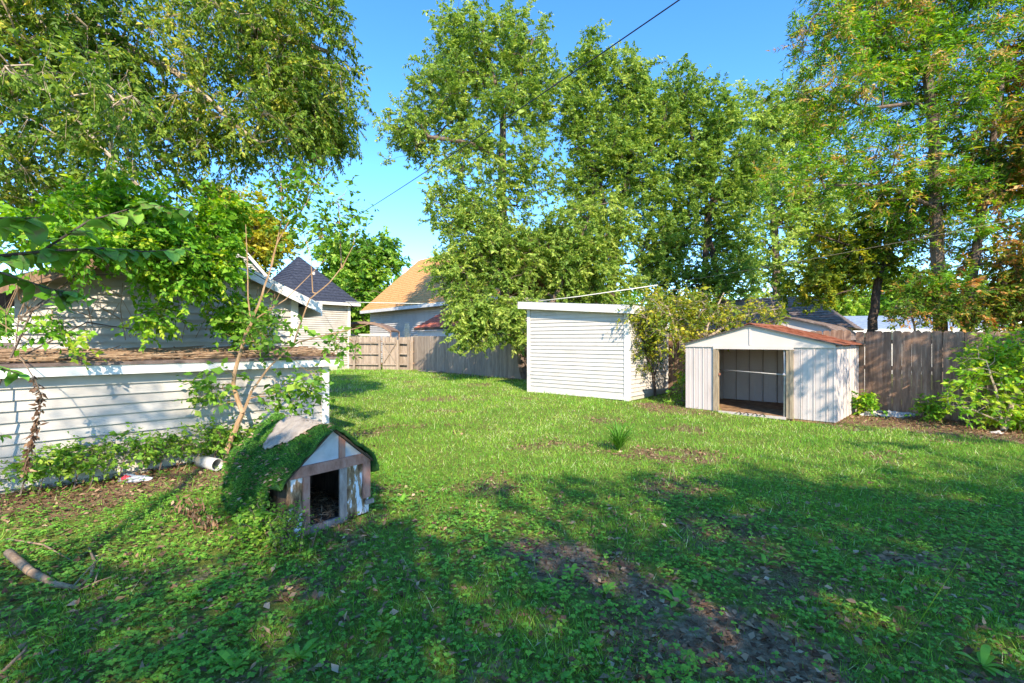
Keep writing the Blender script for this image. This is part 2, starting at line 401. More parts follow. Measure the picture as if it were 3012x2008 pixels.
def foliage(tips, dirs, nleaf, rg, L, aspect, spread=0.35, droop=0.3, twig=0.35, twiglets=4, tint_mid=0.5, tint_var=0.22, clump=0.18, updir=0.6, lvar=0.35):
    """leaves along short twigs round every tip; returns verts, tints, twig start and end"""
    nt = len(tips); T = nt * twiglets
    o = np.repeat(tips, twiglets, 0) + rg.normal(0, spread * 0.35, (T, 3))
    d = unit(np.repeat(unit(dirs), twiglets, 0) * 0.6 + rg.normal(0, 0.75, (T, 3)) + np.array([0, 0, -droop]))
    ln = twig * rg.uniform(0.5, 1.3, T)
    ct = np.repeat(rg.normal(tint_mid, clump, nt), twiglets) + rg.normal(0, 0.06, T)
    per = max(1, int(round(nleaf / T))); N = T * per
    s = np.tile((np.arange(per) + 0.5) / per, T) + rg.normal(0, 0.05, N)
    lo = np.repeat(o, per, 0); ld = np.repeat(d, per, 0); ll = np.repeat(ln, per)
    p = lo + ld * (s * ll)[:, None] + np.array([0, 0, -1.0]) * (droop * 0.25 * (s * ll) ** 2)[:, None]
    side = unit(np.cross(ld, np.array([0.1, 0.2, 1.0]))) * np.tile(np.where(np.arange(per) % 2, 1.0, -1.0), T)[:, None]
    ax = ld * 0.6 + side * 0.8 + rg.normal(0, 0.35, (N, 3)) + np.array([0, 0, -droop * 0.6])
    nr = np.array([0, 0, updir]) + rg.normal(0, 0.6, (N, 3))
    LL = L * np.exp(rg.normal(0, lvar, N) * 0.7)
    v = leaf_quads(p, ax, nr, LL, LL * aspect)
    tint = np.repeat(ct, per) + rg.normal(0, tint_var, N)
    return v, tint, o, o + d * ln[:, None]

def tree(name, label, cat, base, trunks, lobes, ntips, nleaf, L, aspect, leaf, bark, seed, group=None, step=0.3, rtip=0.006, up=0.12,
         droop=0.3, twig=0.35, twiglets=4, spread=0.35, tint_mid=0.5, tint_var=0.2, clump=0.18, shell=0.45, updir=0.6, parts=('trunk', 'crown'), twigs=True, extra_tips=None, zpen=0.7, lvar=0.35, pexp=0.5):
    rg = np.random.default_rng(seed)
    root = empty(name, base)
    b = np.array(base, float)
    tips = lobes_points(lobes, ntips, rg, shell)
    if extra_tips is not None: tips = np.concatenate([tips, np.array(extra_tips, float)])
    tips[:, 2] = np.maximum(tips[:, 2], 0.12)
    pos, par, rad, tn = grow(trunks, tips, seed, step, rtip, up, zpen, pexp)
    ch = np.where(par >= 0)[0]
    thick = rad[ch] > 0.02
    fs = []
    for sel, k in ((ch[thick], 7), (ch[~thick], 4)):
        if len(sel): fs.append(frustums(pos[par[sel]] - b, pos[sel] - b, np.minimum(rad[par[sel]], rad[sel] * 1.5), rad[sel], k))
    dirs = pos[tn] - pos[par[tn]]
    v, tint, ta, tb = foliage(pos[tn], dirs, nleaf, rg, L, aspect, spread, droop, twig, twiglets, tint_mid, tint_var, clump, updir, lvar)
    if twigs:
        r = np.full(len(ta), rtip * 0.55)
        fs.append(frustums(np.repeat(pos[tn], twiglets, 0) - b, tb - b, r, r * 0.4, 3))
    link(parts[0], np_mesh(parts[0], np.concatenate(fs), 4), bark, root)
    link(parts[1], np_mesh(parts[1], v - b, 4, tint), leaf, root)
    return tag(root, label, cat, group)

def local(o):
    """world point -> the frame of a thing standing at o with its own turn"""
    m = Matrix.Translation(o.location) @ Matrix.Rotation(o.rotation_euler.z, 4, 'Z')
    return m.inverted()

def board_mesh(x0a, x1a, x0b, x1b, z0, z1, y=0.0, proud=0.030, thick=0.012):
    """one clapboard: x-range at its lower edge (a) and upper edge (b); the lower edge stands proud"""
    m = MB()
    m.hexa([(x0a, y - proud, z0), (x1a, y - proud, z0), (x1a, y, z0 + 0.002), (x0a, y, z0 + 0.002),
            (x0b, y - thick * 0.35, z1), (x1b, y - thick * 0.35, z1), (x1b, y, z1), (x0b, y, z1)])
    return m

# ------------------------------------------------------------------ the ground
def vnoise(x, y, s, seed=0):
    x = np.asarray(x, float) * s + seed * 17.3; y = np.asarray(y, float) * s - seed * 9.1
    xi = np.floor(x).astype(np.int64); yi = np.floor(y).astype(np.int64); fx = x - xi; fy = y - yi
    h = lambda a, b: ((np.sin(a * 127.1 + b * 311.7 + seed) * 43758.5453) % 1.0)
    fx = fx * fx * (3 - 2 * fx); fy = fy * fy * (3 - 2 * fy)
    return (h(xi, yi) * (1 - fx) + h(xi + 1, yi) * fx) * (1 - fy) + (h(xi, yi + 1) * (1 - fx) + h(xi + 1, yi + 1) * fx) * fy

def fbm(x, y, s, seed=0):
    return (vnoise(x, y, s, seed) * 0.5 + vnoise(x, y, s * 2.1, seed + 1) * 0.3 + vnoise(x, y, s * 4.3, seed + 2) * 0.2)

def seg_dist(x, y, pts):
    d = np.full(np.shape(x), 1e9)
    for (ax, ay), (bx, by) in zip(pts, pts[1:]):
        t = np.clip(((x - ax) * (bx - ax) + (y - ay) * (by - ay)) / ((bx - ax) ** 2 + (by - ay) ** 2), 0, 1)
        d = np.minimum(d, np.hypot(x - ax - t * (bx - ax), y - ay - t * (by - ay)))
    return d

def blob(x, y, cx, cy, rx, ry):
    return smooth(1.25, 0.55, np.hypot((x - cx) / rx, (y - cy) / ry))

FENCE_A, FENCE_B, FENCE_C = (-5.8, 27.5), (8.2, 11.35), (12.6, 6.5)
GAR_B = Vector((-2.93, 7.55, 0)); U45 = Vector((0.7071, 0.7071, 0)); N45 = Vector((0.7071, -0.7071, 0))

def soil_mask(x, y):
    """0 lawn, 1 bare earth"""
    n = fbm(x, y, 1.6, 3); n2 = fbm(x, y, 6.0, 5)
    m = np.zeros(np.shape(x))
    m = np.maximum(m, smooth(0.30, 0.62, n2 + 0.12) * smooth(0.50, 0.10, seg_dist(x, y, [(0.2, 3.85), (0.85, 3.3), (1.2, 2.75), (1.45, 2.2), (1.5, 1.2)]) + (n - 0.5) * 0.5))
    for c in ((0.35, 3.8, 0.35, 0.16), (2.9, 3.65, 0.35, 0.12), (2.1, 4.55, 0.25, 0.12), (3.9, 3.35, 0.35, 0.12)):
        m = np.maximum(m, blob(x, y, *c) * smooth(0.3, 0.6, n + 0.12))
    m = np.maximum(m, 0.5 * smooth(0.66, 0.78, n) * smooth(5.2, 4.0, y))
    return np.clip(m, 0, 1)

def litter_mask(x, y):
    """dry leaves and thatch lying on the ground"""
    n = fbm(x, y, 2.2, 8)
    m = np.zeros(np.shape(x))
    dw = (x + 2.93) * 0.7071 - (y - 7.55) * 0.7071               # metres out from the garage wall
    al = (x + 2.93) * 0.7071 + (y - 7.55) * 0.7071
    m = np.maximum(m, smooth(1.9, 0.5, dw + (n - 0.5) * 1.2) * smooth(0.8, -0.6, al))
    m = np.maximum(m, 0.75 * blob(x, y, 2.2, 7.0, 1.1, 0.55) * smooth(0.38, 0.62, n + 0.06))
    m = np.maximum(m, 0.5 * blob(x, y, 0.6, 7.5, 0.9, 0.45) * smooth(0.35, 0.6, n + 0.1))
    fd = seg_dist(x, y, [FENCE_A, FENCE_B, FENCE_C])
    m = np.maximum(m, smooth(2.5, 1.7, fd + (n - 0.5) * 0.9) * smooth(5.9, 7.0, x))
    m = np.maximum(m, smooth(0.9, 0.3, fd + (n - 0.5) * 0.5) * 0.8)
    m = np.maximum(m, 0.8 * blob(x, y, 4.0, 12.2, 0.9, 0.8))
    m = np.maximum(m, 0.75 * smooth(0.30, 0.12, seg_dist(x, y, [(-7.4, 20.6), (-4.6, 20.9)]) + (n - 0.5) * 0.2))
    m = np.maximum(m, 0.5 * blob(x, y, 3.9, 11.0, 0.8, 0.3))
    m = np.maximum(m, 0.55 * smooth(0.60, 0.72, fbm(x, y, 0.9, 21)))
    return np.clip(m, 0, 1)

def inside_buildings(x, y):
    def rect(ox, oy, rz, x0, x1, y0, y1):
        c, s = math.cos(rz), math.sin(rz); dx, dy = x - ox, y - oy
        lx, ly = dx * c + dy * s, -dx * s + dy * c
        return (lx > x0) & (lx < x1) & (ly > y0) & (ly < y1)
    r = rect(-2.93, 7.55, R(45), -6, 0.0, 0.0, 8)
    r |= rect(0.523, 15.3, R(-41), 0, 3.5, 0.0, 2.6)
    r |= rect(4.28, 11.73, R(-44.5), 0, 3.11, 0.0, 2.45)
    r |= rect(-1.87, 3.97, R(52), 0.0, 0.8, 0.0, 1.0)
    return r

xs = np.concatenate([-np.geomspace(900, 16, 14), np.arange(-14, 14.01, 0.16), np.geomspace(16, 900, 14)])
ys = np.concatenate([-np.geomspace(900, 4, 14), np.arange(-2, 30.01, 0.16), np.geomspace(33, 1500, 14)])
gx, gy = np.meshgrid(xs, ys)
zz = gz(gx, gy) * (np.abs(gx) < 20) * (gy < 40) * (gy > -10)
nx, ny = len(xs), len(ys)
gm = bpy.data.meshes.new('ground')
ii = np.arange(nx * ny).reshape(ny, nx)
q = np.stack([ii[:-1, :-1], ii[:-1, 1:], ii[1:, 1:], ii[1:, :-1]], -1).reshape(-1, 4)
gm.vertices.add(nx * ny); gm.loops.add(q.size); gm.polygons.add(len(q))
gm.vertices.foreach_set('co', np.stack([gx, gy, zz], -1).astype(np.float32).ravel())
gm.loops.foreach_set('vertex_index', q.astype(np.int32).ravel())
gm.polygons.foreach_set('loop_start', np.arange(0, q.size, 4, dtype=np.int32))
gm.polygons.foreach_set('loop_total', np.full(len(q), 4, np.int32))
gm.polygons.foreach_set('use_smooth', np.ones(len(q), bool))
for nm, fn in (('soil', soil_mask), ('litter', litter_mask)):
    a = gm.attributes.new(nm, 'FLOAT', 'POINT'); a.data.foreach_set('value', fn(gx, gy).astype(np.float32).ravel())
gm.update()
m, n, l, b = newmat('lawn_soil')
tc = n.new("ShaderNodeTexCoord")
def _noise(scale, detail=8):
    t = n.new("ShaderNodeTexNoise"); t.inputs['Scale'].default_value = scale; t.inputs['Detail'].default_value = detail
    l.new(tc.outputs['Object'], t.inputs['Vector']); return t
t1, t2, t3 = _noise(5), _noise(22), _noise(90)
rg_ = ramp(n, [(0.3, (0.085, 0.115, 0.022)), (0.5, (0.16, 0.20, 0.035)), (0.72, (0.28, 0.27, 0.075))]); l.new(t2.outputs[0], rg_.inputs[0])
rs_ = ramp(n, [(0.3, (0.16, 0.094, 0.050)), (0.55, (0.33, 0.215, 0.125)), (0.78, (0.52, 0.375, 0.24))]); l.new(t2.outputs[0], rs_.inputs[0])
rl_ = ramp(n, [(0.32, (0.085, 0.048, 0.026)), (0.5, (0.22, 0.135, 0.070)), (0.70, (0.42, 0.29, 0.17))]); l.new(t3.outputs[0], rl_.inputs[0])
def _mask(nm):
    a = n.new("ShaderNodeAttribute"); a.attribute_name = nm
    ad = n.new("ShaderNodeMath"); ad.operation = 'MULTIPLY_ADD'; ad.inputs[1].default_value = 0.7; ad.inputs[2].default_value = -0.35
    l.new(t2.outputs[0], ad.inputs[0])
    s = n.new("ShaderNodeMath"); s.operation = 'ADD'; l.new(a.outputs['Fac'], s.inputs[0]); l.new(ad.outputs[0], s.inputs[1])
    r = ramp(n, [(0.3, (0, 0, 0)), (0.65, (1, 1, 1))]); l.new(s.outputs[0], r.inputs[0]); return r
ks, kl = _mask('soil'), _mask('litter')
m1 = n.new("ShaderNodeMix"); m1.data_type = 'RGBA'; m2 = n.new("ShaderNodeMix"); m2.data_type = 'RGBA'
l.new(kl.outputs[0], m1.inputs[0]); l.new(rg_.outputs[0], m1.inputs[6]); l.new(rl_.outputs[0], m1.inputs[7])
l.new(ks.outputs[0], m2.inputs[0]); l.new(m1.outputs[2], m2.inputs[6]); l.new(rs_.outputs[0], m2.inputs[7])
l.new(m2.outputs[2], b.inputs['Base Color'])
b.inputs['Roughness'].default_value = 0.95; b.inputs['Specular IOR Level'].default_value = 0.1
bp = n.new("ShaderNodeBump"); bp.inputs['Strength'].default_value = 0.9; bp.inputs['Distance'].default_value = 0.03
l.new(t3.outputs[0], bp.inputs['Height']); l.new(bp.outputs[0], b.inputs['Normal'])
M['ground'] = m
tag(link('ground', gm, 'ground'), kind='structure')

# ------------------------------------------------------------------ garage with lean-to
def wall_boards(parent, name, width, z0, expo, ztop, mat, xf=None, xmin=0.0, one=False, proud=0.03):
    """clapboards across a wall: x from xmin to width, top edge given by ztop(x) as two-sided straight pieces"""
    z = z0; obs = []; big = MB()
    xsamp = np.linspace(xmin, width, 241)
    zt = np.array([ztop(x) for x in xsamp])
    while True:
        ok0 = xsamp[zt > z + 0.004]
        if len(ok0) < 2: break
        z1 = min(z + expo, zt.max())
        ok1 = xsamp[zt >= z1 - 0.001]
        if len(ok1) < 2: ok1 = np.array([xsamp[int(np.argmax(zt))] - 0.01, xsamp[int(np.argmax(zt))] + 0.01])
        bm = board_mesh(ok0[0], ok0[-1], ok1[0], ok1[-1], z, z1 + 0.006, proud=proud)
        if xf: bm.v = [tuple(xf @ Vector(p)) for p in bm.v]
        if one: big.add(bm.v, bm.f)
        else:
            ob_ = bm.build(name, mat, parent); obs.append(ob_)
            ob_.location = (0, 0, random.uniform(-0.003, 0.003)); ob_.rotation_euler = (0, random.uniform(-0.0012, 0.0012), 0)
        z += expo
    if one:
        o = big.build(name, mat, parent); o['kind'] = 'stuff'; return o
    return obs

gar = empty('garage', GAR_B, R(45))
tag(gar, 'white clapboard garage with a low lean-to in front, behind the orange-barked sapling', 'garage')
GD = 1.27                                     # depth of the lean-to
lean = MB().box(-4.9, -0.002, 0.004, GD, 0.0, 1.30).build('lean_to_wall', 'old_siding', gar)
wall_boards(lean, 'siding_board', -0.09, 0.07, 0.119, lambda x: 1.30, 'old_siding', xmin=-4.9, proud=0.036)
MB().box(-0.10, 0.012, -0.044, 0.02, 0.03, 1.285).box(0.0, 0.022, 0.021, 0.1, 0.03, 1.285).build('corner_trim', 'white_trim', lean)
MB().box(-4.9, 0.05, -0.15, -0.02, 1.272, 1.288).build('soffit', 'soffit', lean)
fa = MB().hexa([(-5.0, -0.175, 1.265), (0.16, -0.175, 1.265), (0.16, -0.15, 1.265), (-5.0, -0.15, 1.265), (-5.0, -0.170, 1.40), (0.16, -0.170, 1.40), (0.16, -0.15, 1.40), (-5.0, -0.15, 1.40)])
fa.build('fascia', 'white_trim', lean)
MB().box(-5.0, 0.165, -0.180, -0.171, 1.375, 1.392).build('drip_edge', 'white_trim', lean)
lr = MB()
lr.slab((-5.0, -0.19, 1.405), (0.18, -0.19, 1.405), (0.18, GD, 1.505), (-5.0, GD, 1.505), 0.03)
lr.build('lean_to_roof', 'brown_shingle', gar)
MB().box(0.0, 0.02, 0.1, GD, 0.05, 1.40).build('side_wall', 'siding', gar)
GW, RIDGE, EAVE, RZ = 3.6, -1.72, 2.40, 3.17
def gtop(x): return RZ - abs(x - RIDGE) * (RZ - EAVE) / 1.75
gw = MB(); gw.prism_y([(-3.46, 0.0), (0.0, 0.0), (0.0, gtop(0) - 0.02), (RIDGE, RZ - 0.03), (-3.46, gtop(-3.46) - 0.02)], GD + 0.004, GD + 5.2)
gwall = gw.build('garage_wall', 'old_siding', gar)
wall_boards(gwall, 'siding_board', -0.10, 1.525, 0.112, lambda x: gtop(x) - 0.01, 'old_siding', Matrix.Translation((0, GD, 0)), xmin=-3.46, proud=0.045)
MB().box(-0.11, 0.014, GD - 0.054, GD + 0.02, 1.53, EAVE + 0.02).box(0.0, 0.024, GD + 0.021, GD + 0.12, 1.53, EAVE).build('corner_trim', 'white_trim', gwall)
for sgn in (1, -1):
    x1 = RIDGE + sgn * 2.02; z1 = RZ - 2.02 * (RZ - EAVE) / 1.75 + 0.05; a = (RIDGE, GD - 0.30, RZ + 0.05); d_ = (RIDGE, GD + 5.4, RZ + 0.05)
    bb = (x1, GD - 0.30, z1); cc = (x1, GD + 5.4, z1)
    rf = MB()
    rf.slab(*( (a, bb, cc, d_) if sgn > 0 else (bb, a, d_, cc)), 0.03) if sgn < 0 else rf.slab(a, bb, cc, d_, 0.03)
    ro = rf.build('roof', 'dark_shingle', gar)
    fz = MB().hexa([(RIDGE, GD - 0.33, RZ - 0.13), (x1, GD - 0.33, z1 - 0.18), (x1, GD - 0.302, z1 - 0.18), (RIDGE, GD - 0.302, RZ - 0.13),
                    (RIDGE, GD - 0.33, RZ + 0.035), (x1, GD - 0.33, z1 - 0.015), (x1, GD - 0.302, z1 - 0.015), (RIDGE, GD - 0.302, RZ + 0.035)])
    fz.build('rake_board', 'white_trim' if sgn > 0 else 'fence', ro)
    MB().hexa([(RIDGE, GD - 0.30, RZ - 0.03), (x1, GD - 0.30, z1 - 0.075), (x1, GD, z1 - 0.075), (RIDGE, GD, RZ - 0.03),
               (RIDGE, GD - 0.30, RZ - 0.005), (x1, GD - 0.30, z1 - 0.05), (x1, GD, z1 - 0.05), (RIDGE, GD, RZ - 0.005)]).build('soffit', 'soffit', ro)
MB().box(RIDGE + 2.02, RIDGE + 2.045, GD - 0.33, GD + 5.4, EAVE - 0.30, EAVE - 0.09).build('eave_board', 'white_trim', gar)
# twigs and leaf litter lying on the lean-to roof
rg = np.random.default_rng(31)
k = 900
px = rg.uniform(-4.9, 0.1, k); py = GD * (1 - rg.random(k) ** 1.3) - 0.12
p0 = np.stack([px, py, 1.415 + (py + 0.19) / (GD + 0.19) * 0.10 + rg.uniform(0.0, 0.05, k)], 1)
an = rg.normal(0, 0.35, k); ln = rg.uniform(0.12, 0.7, k)
p1 = p0 + np.stack([np.cos(an) * ln, np.sin(an) * ln * 0.3, rg.normal(0, 0.02, k)], 1)
p1[:, 1] = np.clip(p1[:, 1], -0.17, GD - 0.01); p1[:, 0] = np.minimum(p1[:, 0], 0.15)
rr = rg.uniform(0.003, 0.013, k)
o = link('twig_litter', np_mesh('twig_litter', frustums(p0, p1, rr, rr * 0.7, 4), 4), 'stick', gar); o['kind'] = 'stuff'
k = 5000
px = rg.uniform(-4.9, 0.12, k); py = GD * rg.random(k) ** 0.75 - 0.1
pp = np.stack([px, py, 1.41 + (py + 0.19) / (GD + 0.19) * 0.10 + rg.uniform(0, 0.04, k)], 1)
v = leaf_quads(pp, rg.normal(0, 1, (k, 3)) * (1, 1, 0.35), rg.normal(0, 0.5, (k, 3)) + (0, 0, 1), rg.uniform(0.03, 0.08, k), rg.uniform(0.015, 0.04, k))
o = link('leaf_litter', np_mesh('leaf_litter', v, 4, rg.normal(0.42, 0.25, k)), 'dead_leaf', gar); o['kind'] = 'stuff'

# ------------------------------------------------------------------ white siding shed
shed = empty('siding_shed', (0.523, 15.3, 0.0), R(-41))
tag(shed, 'white clapboard shed with a flat sloping roof, standing left of the metal shed', 'shed')
SW, SD = 3.5, 2.6
stop = lambda x: 2.70 - 0.27 * x / SW
body = MB().prism_y([(0.004, 0.02), (SW - 0.004, 0.02), (SW - 0.004, stop(SW) + 0.05), (0.004, stop(0) + 0.05)], 0.004, SD).build('wall', 'siding', shed)
wall_boards(body, 'siding_board', SW - 0.10, 0.13, 0.1165, lambda x: stop(x) + 0.02, 'siding', xmin=0.10)
side = Matrix.Translation((SW, 0, 0)) @ Matrix.Rotation(R(90), 4, 'Z')
wall_boards(body, 'siding_board', SD - 0.06, 0.13, 0.1165, lambda x: 2.43, 'siding', side, xmin=0.10)
MB().box(-0.02, 0.095, -0.040, 0.02, 0.02, stop(0.1)).build('corner_trim', 'white_trim', body)
MB().box(SW - 0.095, SW + 0.040, -0.040, 0.0, 0.02, stop(SW)).box(SW, SW + 0.040, 0.001, 0.095, 0.02, stop(SW)).build('corner_trim', 'white_trim', body)
MB().box(SW, SW + 0.040, SD - 0.055, SD + 0.02, 0.02, 2.42).build('corner_trim', 'white_trim', body)
MB().box(0.096, SW - 0.096, -0.034, 0.0, 0.045, 0.128).build('base_board', 'white_trim', body)
MB().box(0.05, SW - 0.05, -0.004, SD, -0.06, 0.03).build('skid', 'dark_wood', shed)
ov = 0.22
zl, zr = stop(-ov) + 0.22, stop(SW + ov) + 0.22
roof = MB().slab((-ov, -ov, zl), (SW + ov, -ov, zr), (SW + ov, SD + ov, zr), (-ov, SD + ov, zl), 0.03).build('roof', 'dark_shingle', shed)
e = 0.004
MB().hexa([(-ov, -ov - 0.02, zl - 0.235), (SW + ov, -ov - 0.02, zr - 0.235), (SW + ov, -ov, zr - 0.235), (-ov, -ov, zl - 0.235),
           (-ov, -ov - 0.02, zl - 0.012), (SW + ov, -ov - 0.02, zr - 0.012), (SW + ov, -ov, zr - 0.012), (-ov, -ov, zl - 0.012)]).build('fascia', 'white_trim', roof)
for xx, zz_ in ((-ov - 0.02, zl), (SW + ov, zr)):
    MB().box(xx, xx + 0.02, -ov - 0.02, SD + ov, zz_ - 0.24, zz_ - 0.012).build('fascia', 'white_trim', roof)
MB().hexa([(-ov + e, -ov + e, zl - 0.23), (SW + ov - e, -ov + e, zr - 0.23), (SW + ov - e, SD + ov, zr - 0.23), (-ov + e, SD + ov, zl - 0.23),
           (-ov + e, -ov + e, zl - 0.21), (SW + ov - e, -ov + e, zr - 0.21), (SW + ov - e, SD + ov, zr - 0.21), (-ov + e, SD + ov, zl - 0.21)]).build('soffit', 'soffit', roof)

# ------------------------------------------------------------------ open metal shed
ms = empty('metal_shed', (4.28, 11.73, 0.0), R(-44.5))
tag(ms, 'cream sheet-metal garden shed with rusty roof and open doorway, by the wooden fence', 'shed')
MW, MD, ME, MA, MX = 3.11, 2.45, 1.55, 2.01, 1.50
def panel(x0, x1, z0, z1, y=0.0, rib=0.012, xf=None, mat='metal', name='wall_panel', parent=ms):
    m = MB()
    m.box(x0, x1 - 0.007, y, y + 0.006, z0, z1).box(x1 - 0.007, x1, y + 0.008, y + 0.012, z0, z1)
    m.hexa([(x1 - 0.032, y - rib, z0), (x1 - 0.014, y - rib, z0), (x1 - 0.010, y - 0.001, z0), (x1 - 0.040, y - 0.001, z0),
            (x1 - 0.032, y - rib, z1), (x1 - 0.014, y - rib, z1), (x1 - 0.010, y - 0.001, z1), (x1 - 0.040, y - 0.001, z1)])
    m.hexa([(x0 + 0.09, y - 0.004, z0), (x0 + 0.11, y - 0.004, z0), (x0 + 0.12, y - 0.001, z0), (x0 + 0.08, y - 0.001, z0),
            (x0 + 0.09, y - 0.004, z1), (x0 + 0.11, y - 0.004, z1), (x0 + 0.12, y - 0.001, z1), (x0 + 0.08, y - 0.001, z1)])
    if xf: m.v = [tuple(xf @ Vector(p)) for p in m.v]
    return m.build(name, mat, parent)
for a, c in ((0.0, 0.076), (0.076, 0.147), (0.147, 0.219), (0.759, 0.811), (0.811, 0.886), (0.886, 0.959), (0.959, 0.999)):
    panel(a * MW, c * MW, 0.02, ME)
sideR = Matrix.Translation((MW, 0, 0)) @ Matrix.Rotation(R(90), 4, 'Z')
for k in range(8): panel(k * MD / 8 + 0.002, (k + 1) * MD / 8, 0.02, ME, xf=sideR)
sideL = Matrix.Translation((0, MD, 0)) @ Matrix.Rotation(R(-90), 4, 'Z')
for k in range(5): panel(k * MD / 5 + 0.002, (k + 1) * MD / 5 - 0.01, 0.02, ME, xf=sideL)
back = Matrix.Translation((0, MD - 0.012, 0))
for k in range(9): panel(k * MW / 9 + 0.008, (k + 1) * MW / 9 - 0.008, 0.02, ME, xf=back)
for nm, (a, c), mt in (('door_jamb', (0.219, 0.238), 'jamb'), ('door_jamb', (0.238, 0.256), 'jamb'), ('door_jamb', (0.714, 0.736), 'jamb'), ('door_jamb', (0.736, 0.759), 'jamb')):
    MB().box(a * MW + 0.002, c * MW - 0.002, -0.035 if a in (0.219, 0.736) else -0.022, 0.05, 0.01, ME - 0.03).build(nm, mt, ms)
MB().box(0.219 * MW, 0.759 * MW, -0.038, 0.03, ME - 0.075, ME - 0.002).build('header', 'metal_gable', ms)
MB().box(0.0, MW, -0.030, -0.022, ME - 0.03, ME + 0.03).build('eave_band', 'metal_gable', ms)
for x0, x1, z0, z1 in ((-0.02, MX - 0.004, ME + 0.03, MA), (MX + 0.004, MW + 0.02, ME + 0.03, MA)):
    lft = x1 < MX
    MB().prism_y([(x0, z0), (x1, z0), (x1, z1)] if lft else [(x0, z0), (x1, z0), (x0, z1)], -0.028, -0.018).build('gable_panel', 'metal_gable', ms)
MB().box(MX - 0.016, MX + 0.016, -0.042, -0.029, ME + 0.02, MA - 0.02).build('gable_seam', 'metal_gable', ms)
for z0, xa in ((ME + 0.03, 0),):
    MB().prism_y([(0.0, z0), (MW, z0), (MX, MA - 0.01)], MD - 0.01, MD - 0.004).build('back_gable', 'metal', ms)
for sgn, xe in ((-1, -0.09), (1, MW + 0.12)):
    ze = ME + 0.035
    nrows = 6
    for k in range(nrows):
        y0 = -0.075 + (MD + 0.15) * k / nrows; y1 = -0.075 + (MD + 0.15) * (k + 1) / nrows - 0.004
        sl = MB()
        if sgn > 0:
            sl.slab((MX, y0, MA + 0.02), (xe, y0, ze), (xe, y1, ze), (MX, y1, MA + 0.02), 0.008)
            sl.slab((MX, y1 - 0.035, MA + 0.038), (xe, y1 - 0.035, ze + 0.018), (xe, y1 - 0.012, ze + 0.018), (MX, y1 - 0.012, MA + 0.038), 0.02)
        else:
            sl.slab((xe, y0, ze), (MX, y0, MA + 0.02), (MX, y1, MA + 0.02), (xe, y1, ze), 0.008)
            sl.slab((xe, y1 - 0.035, ze + 0.018), (MX, y1 - 0.035, MA + 0.038), (MX, y1 - 0.012, MA + 0.038), (xe, y1 - 0.012, ze + 0.018), 0.02)
        sl.build('roof_panel', 'rust', ms)
    MB().hexa([(MX, -0.085, MA - 0.01), (xe, -0.085, ze - 0.03), (xe, -0.077, ze - 0.03), (MX, -0.077, MA - 0.01), (MX, -0.085, MA + 0.018), (xe, -0.085, ze - 0.002), (xe, -0.077, ze - 0.002), (MX, -0.077, MA + 0.018)]).build('rake_edge', 'dark_metal', ms)
MB().prism_y([(MX - 0.12, MA + 0.0), (MX, MA + 0.045), (MX + 0.12, MA + 0.0), (MX + 0.12, MA + 0.014), (MX, MA + 0.060), (MX - 0.12, MA + 0.014)], -0.08, MD + 0.08).build('ridge_cap', 'rust', ms)
MB().box(0.02, MW - 0.02, 0.01, MD - 0.03, -0.03, 0.045).build('floor', 'plywood', ms)
MB().box(0.256 * MW, 0.714 * MW, -0.05, 0.009, -0.02, 0.035).build('door_track', 'metal', ms)
MB().tube([(0.20 * MW, 0.42, 0.97), (0.712 * MW, 0.09, 0.93)], 0.011, 8).build('cross_bar', 'pvc', ms, True)
MB().tube([(0.700 * MW, 0.02, 0.03), (0.703 * MW, 0.03, 0.96), (0.700 * MW, 0.02, ME - 0.08)], [0.024, 0.022, 0.018], 8).build('door_pole', 'pvc', ms, True)
MB().tube([(0.700 * MW, -0.005, 0.92), (0.700 * MW, 0.06, 0.97)], 0.034, 8).build('pole_clamp', 'metal', ms, True)
MB().box(0.259 * MW, 0.270 * MW, -0.03, 0.01, 0.86, 0.91).build('latch', 'rust', ms)
for x_ in (0.39, 0.44, 0.50, 0.55):
    MB().tube([(x_ * MW, -0.06, 0.02), (x_ * MW + 0.06, -0.02, 0.05), (x_ * MW + 0.12, -0.07, 0.015)], 0.012, 5).build('leaf_scrap', 'dark_wood', ms)

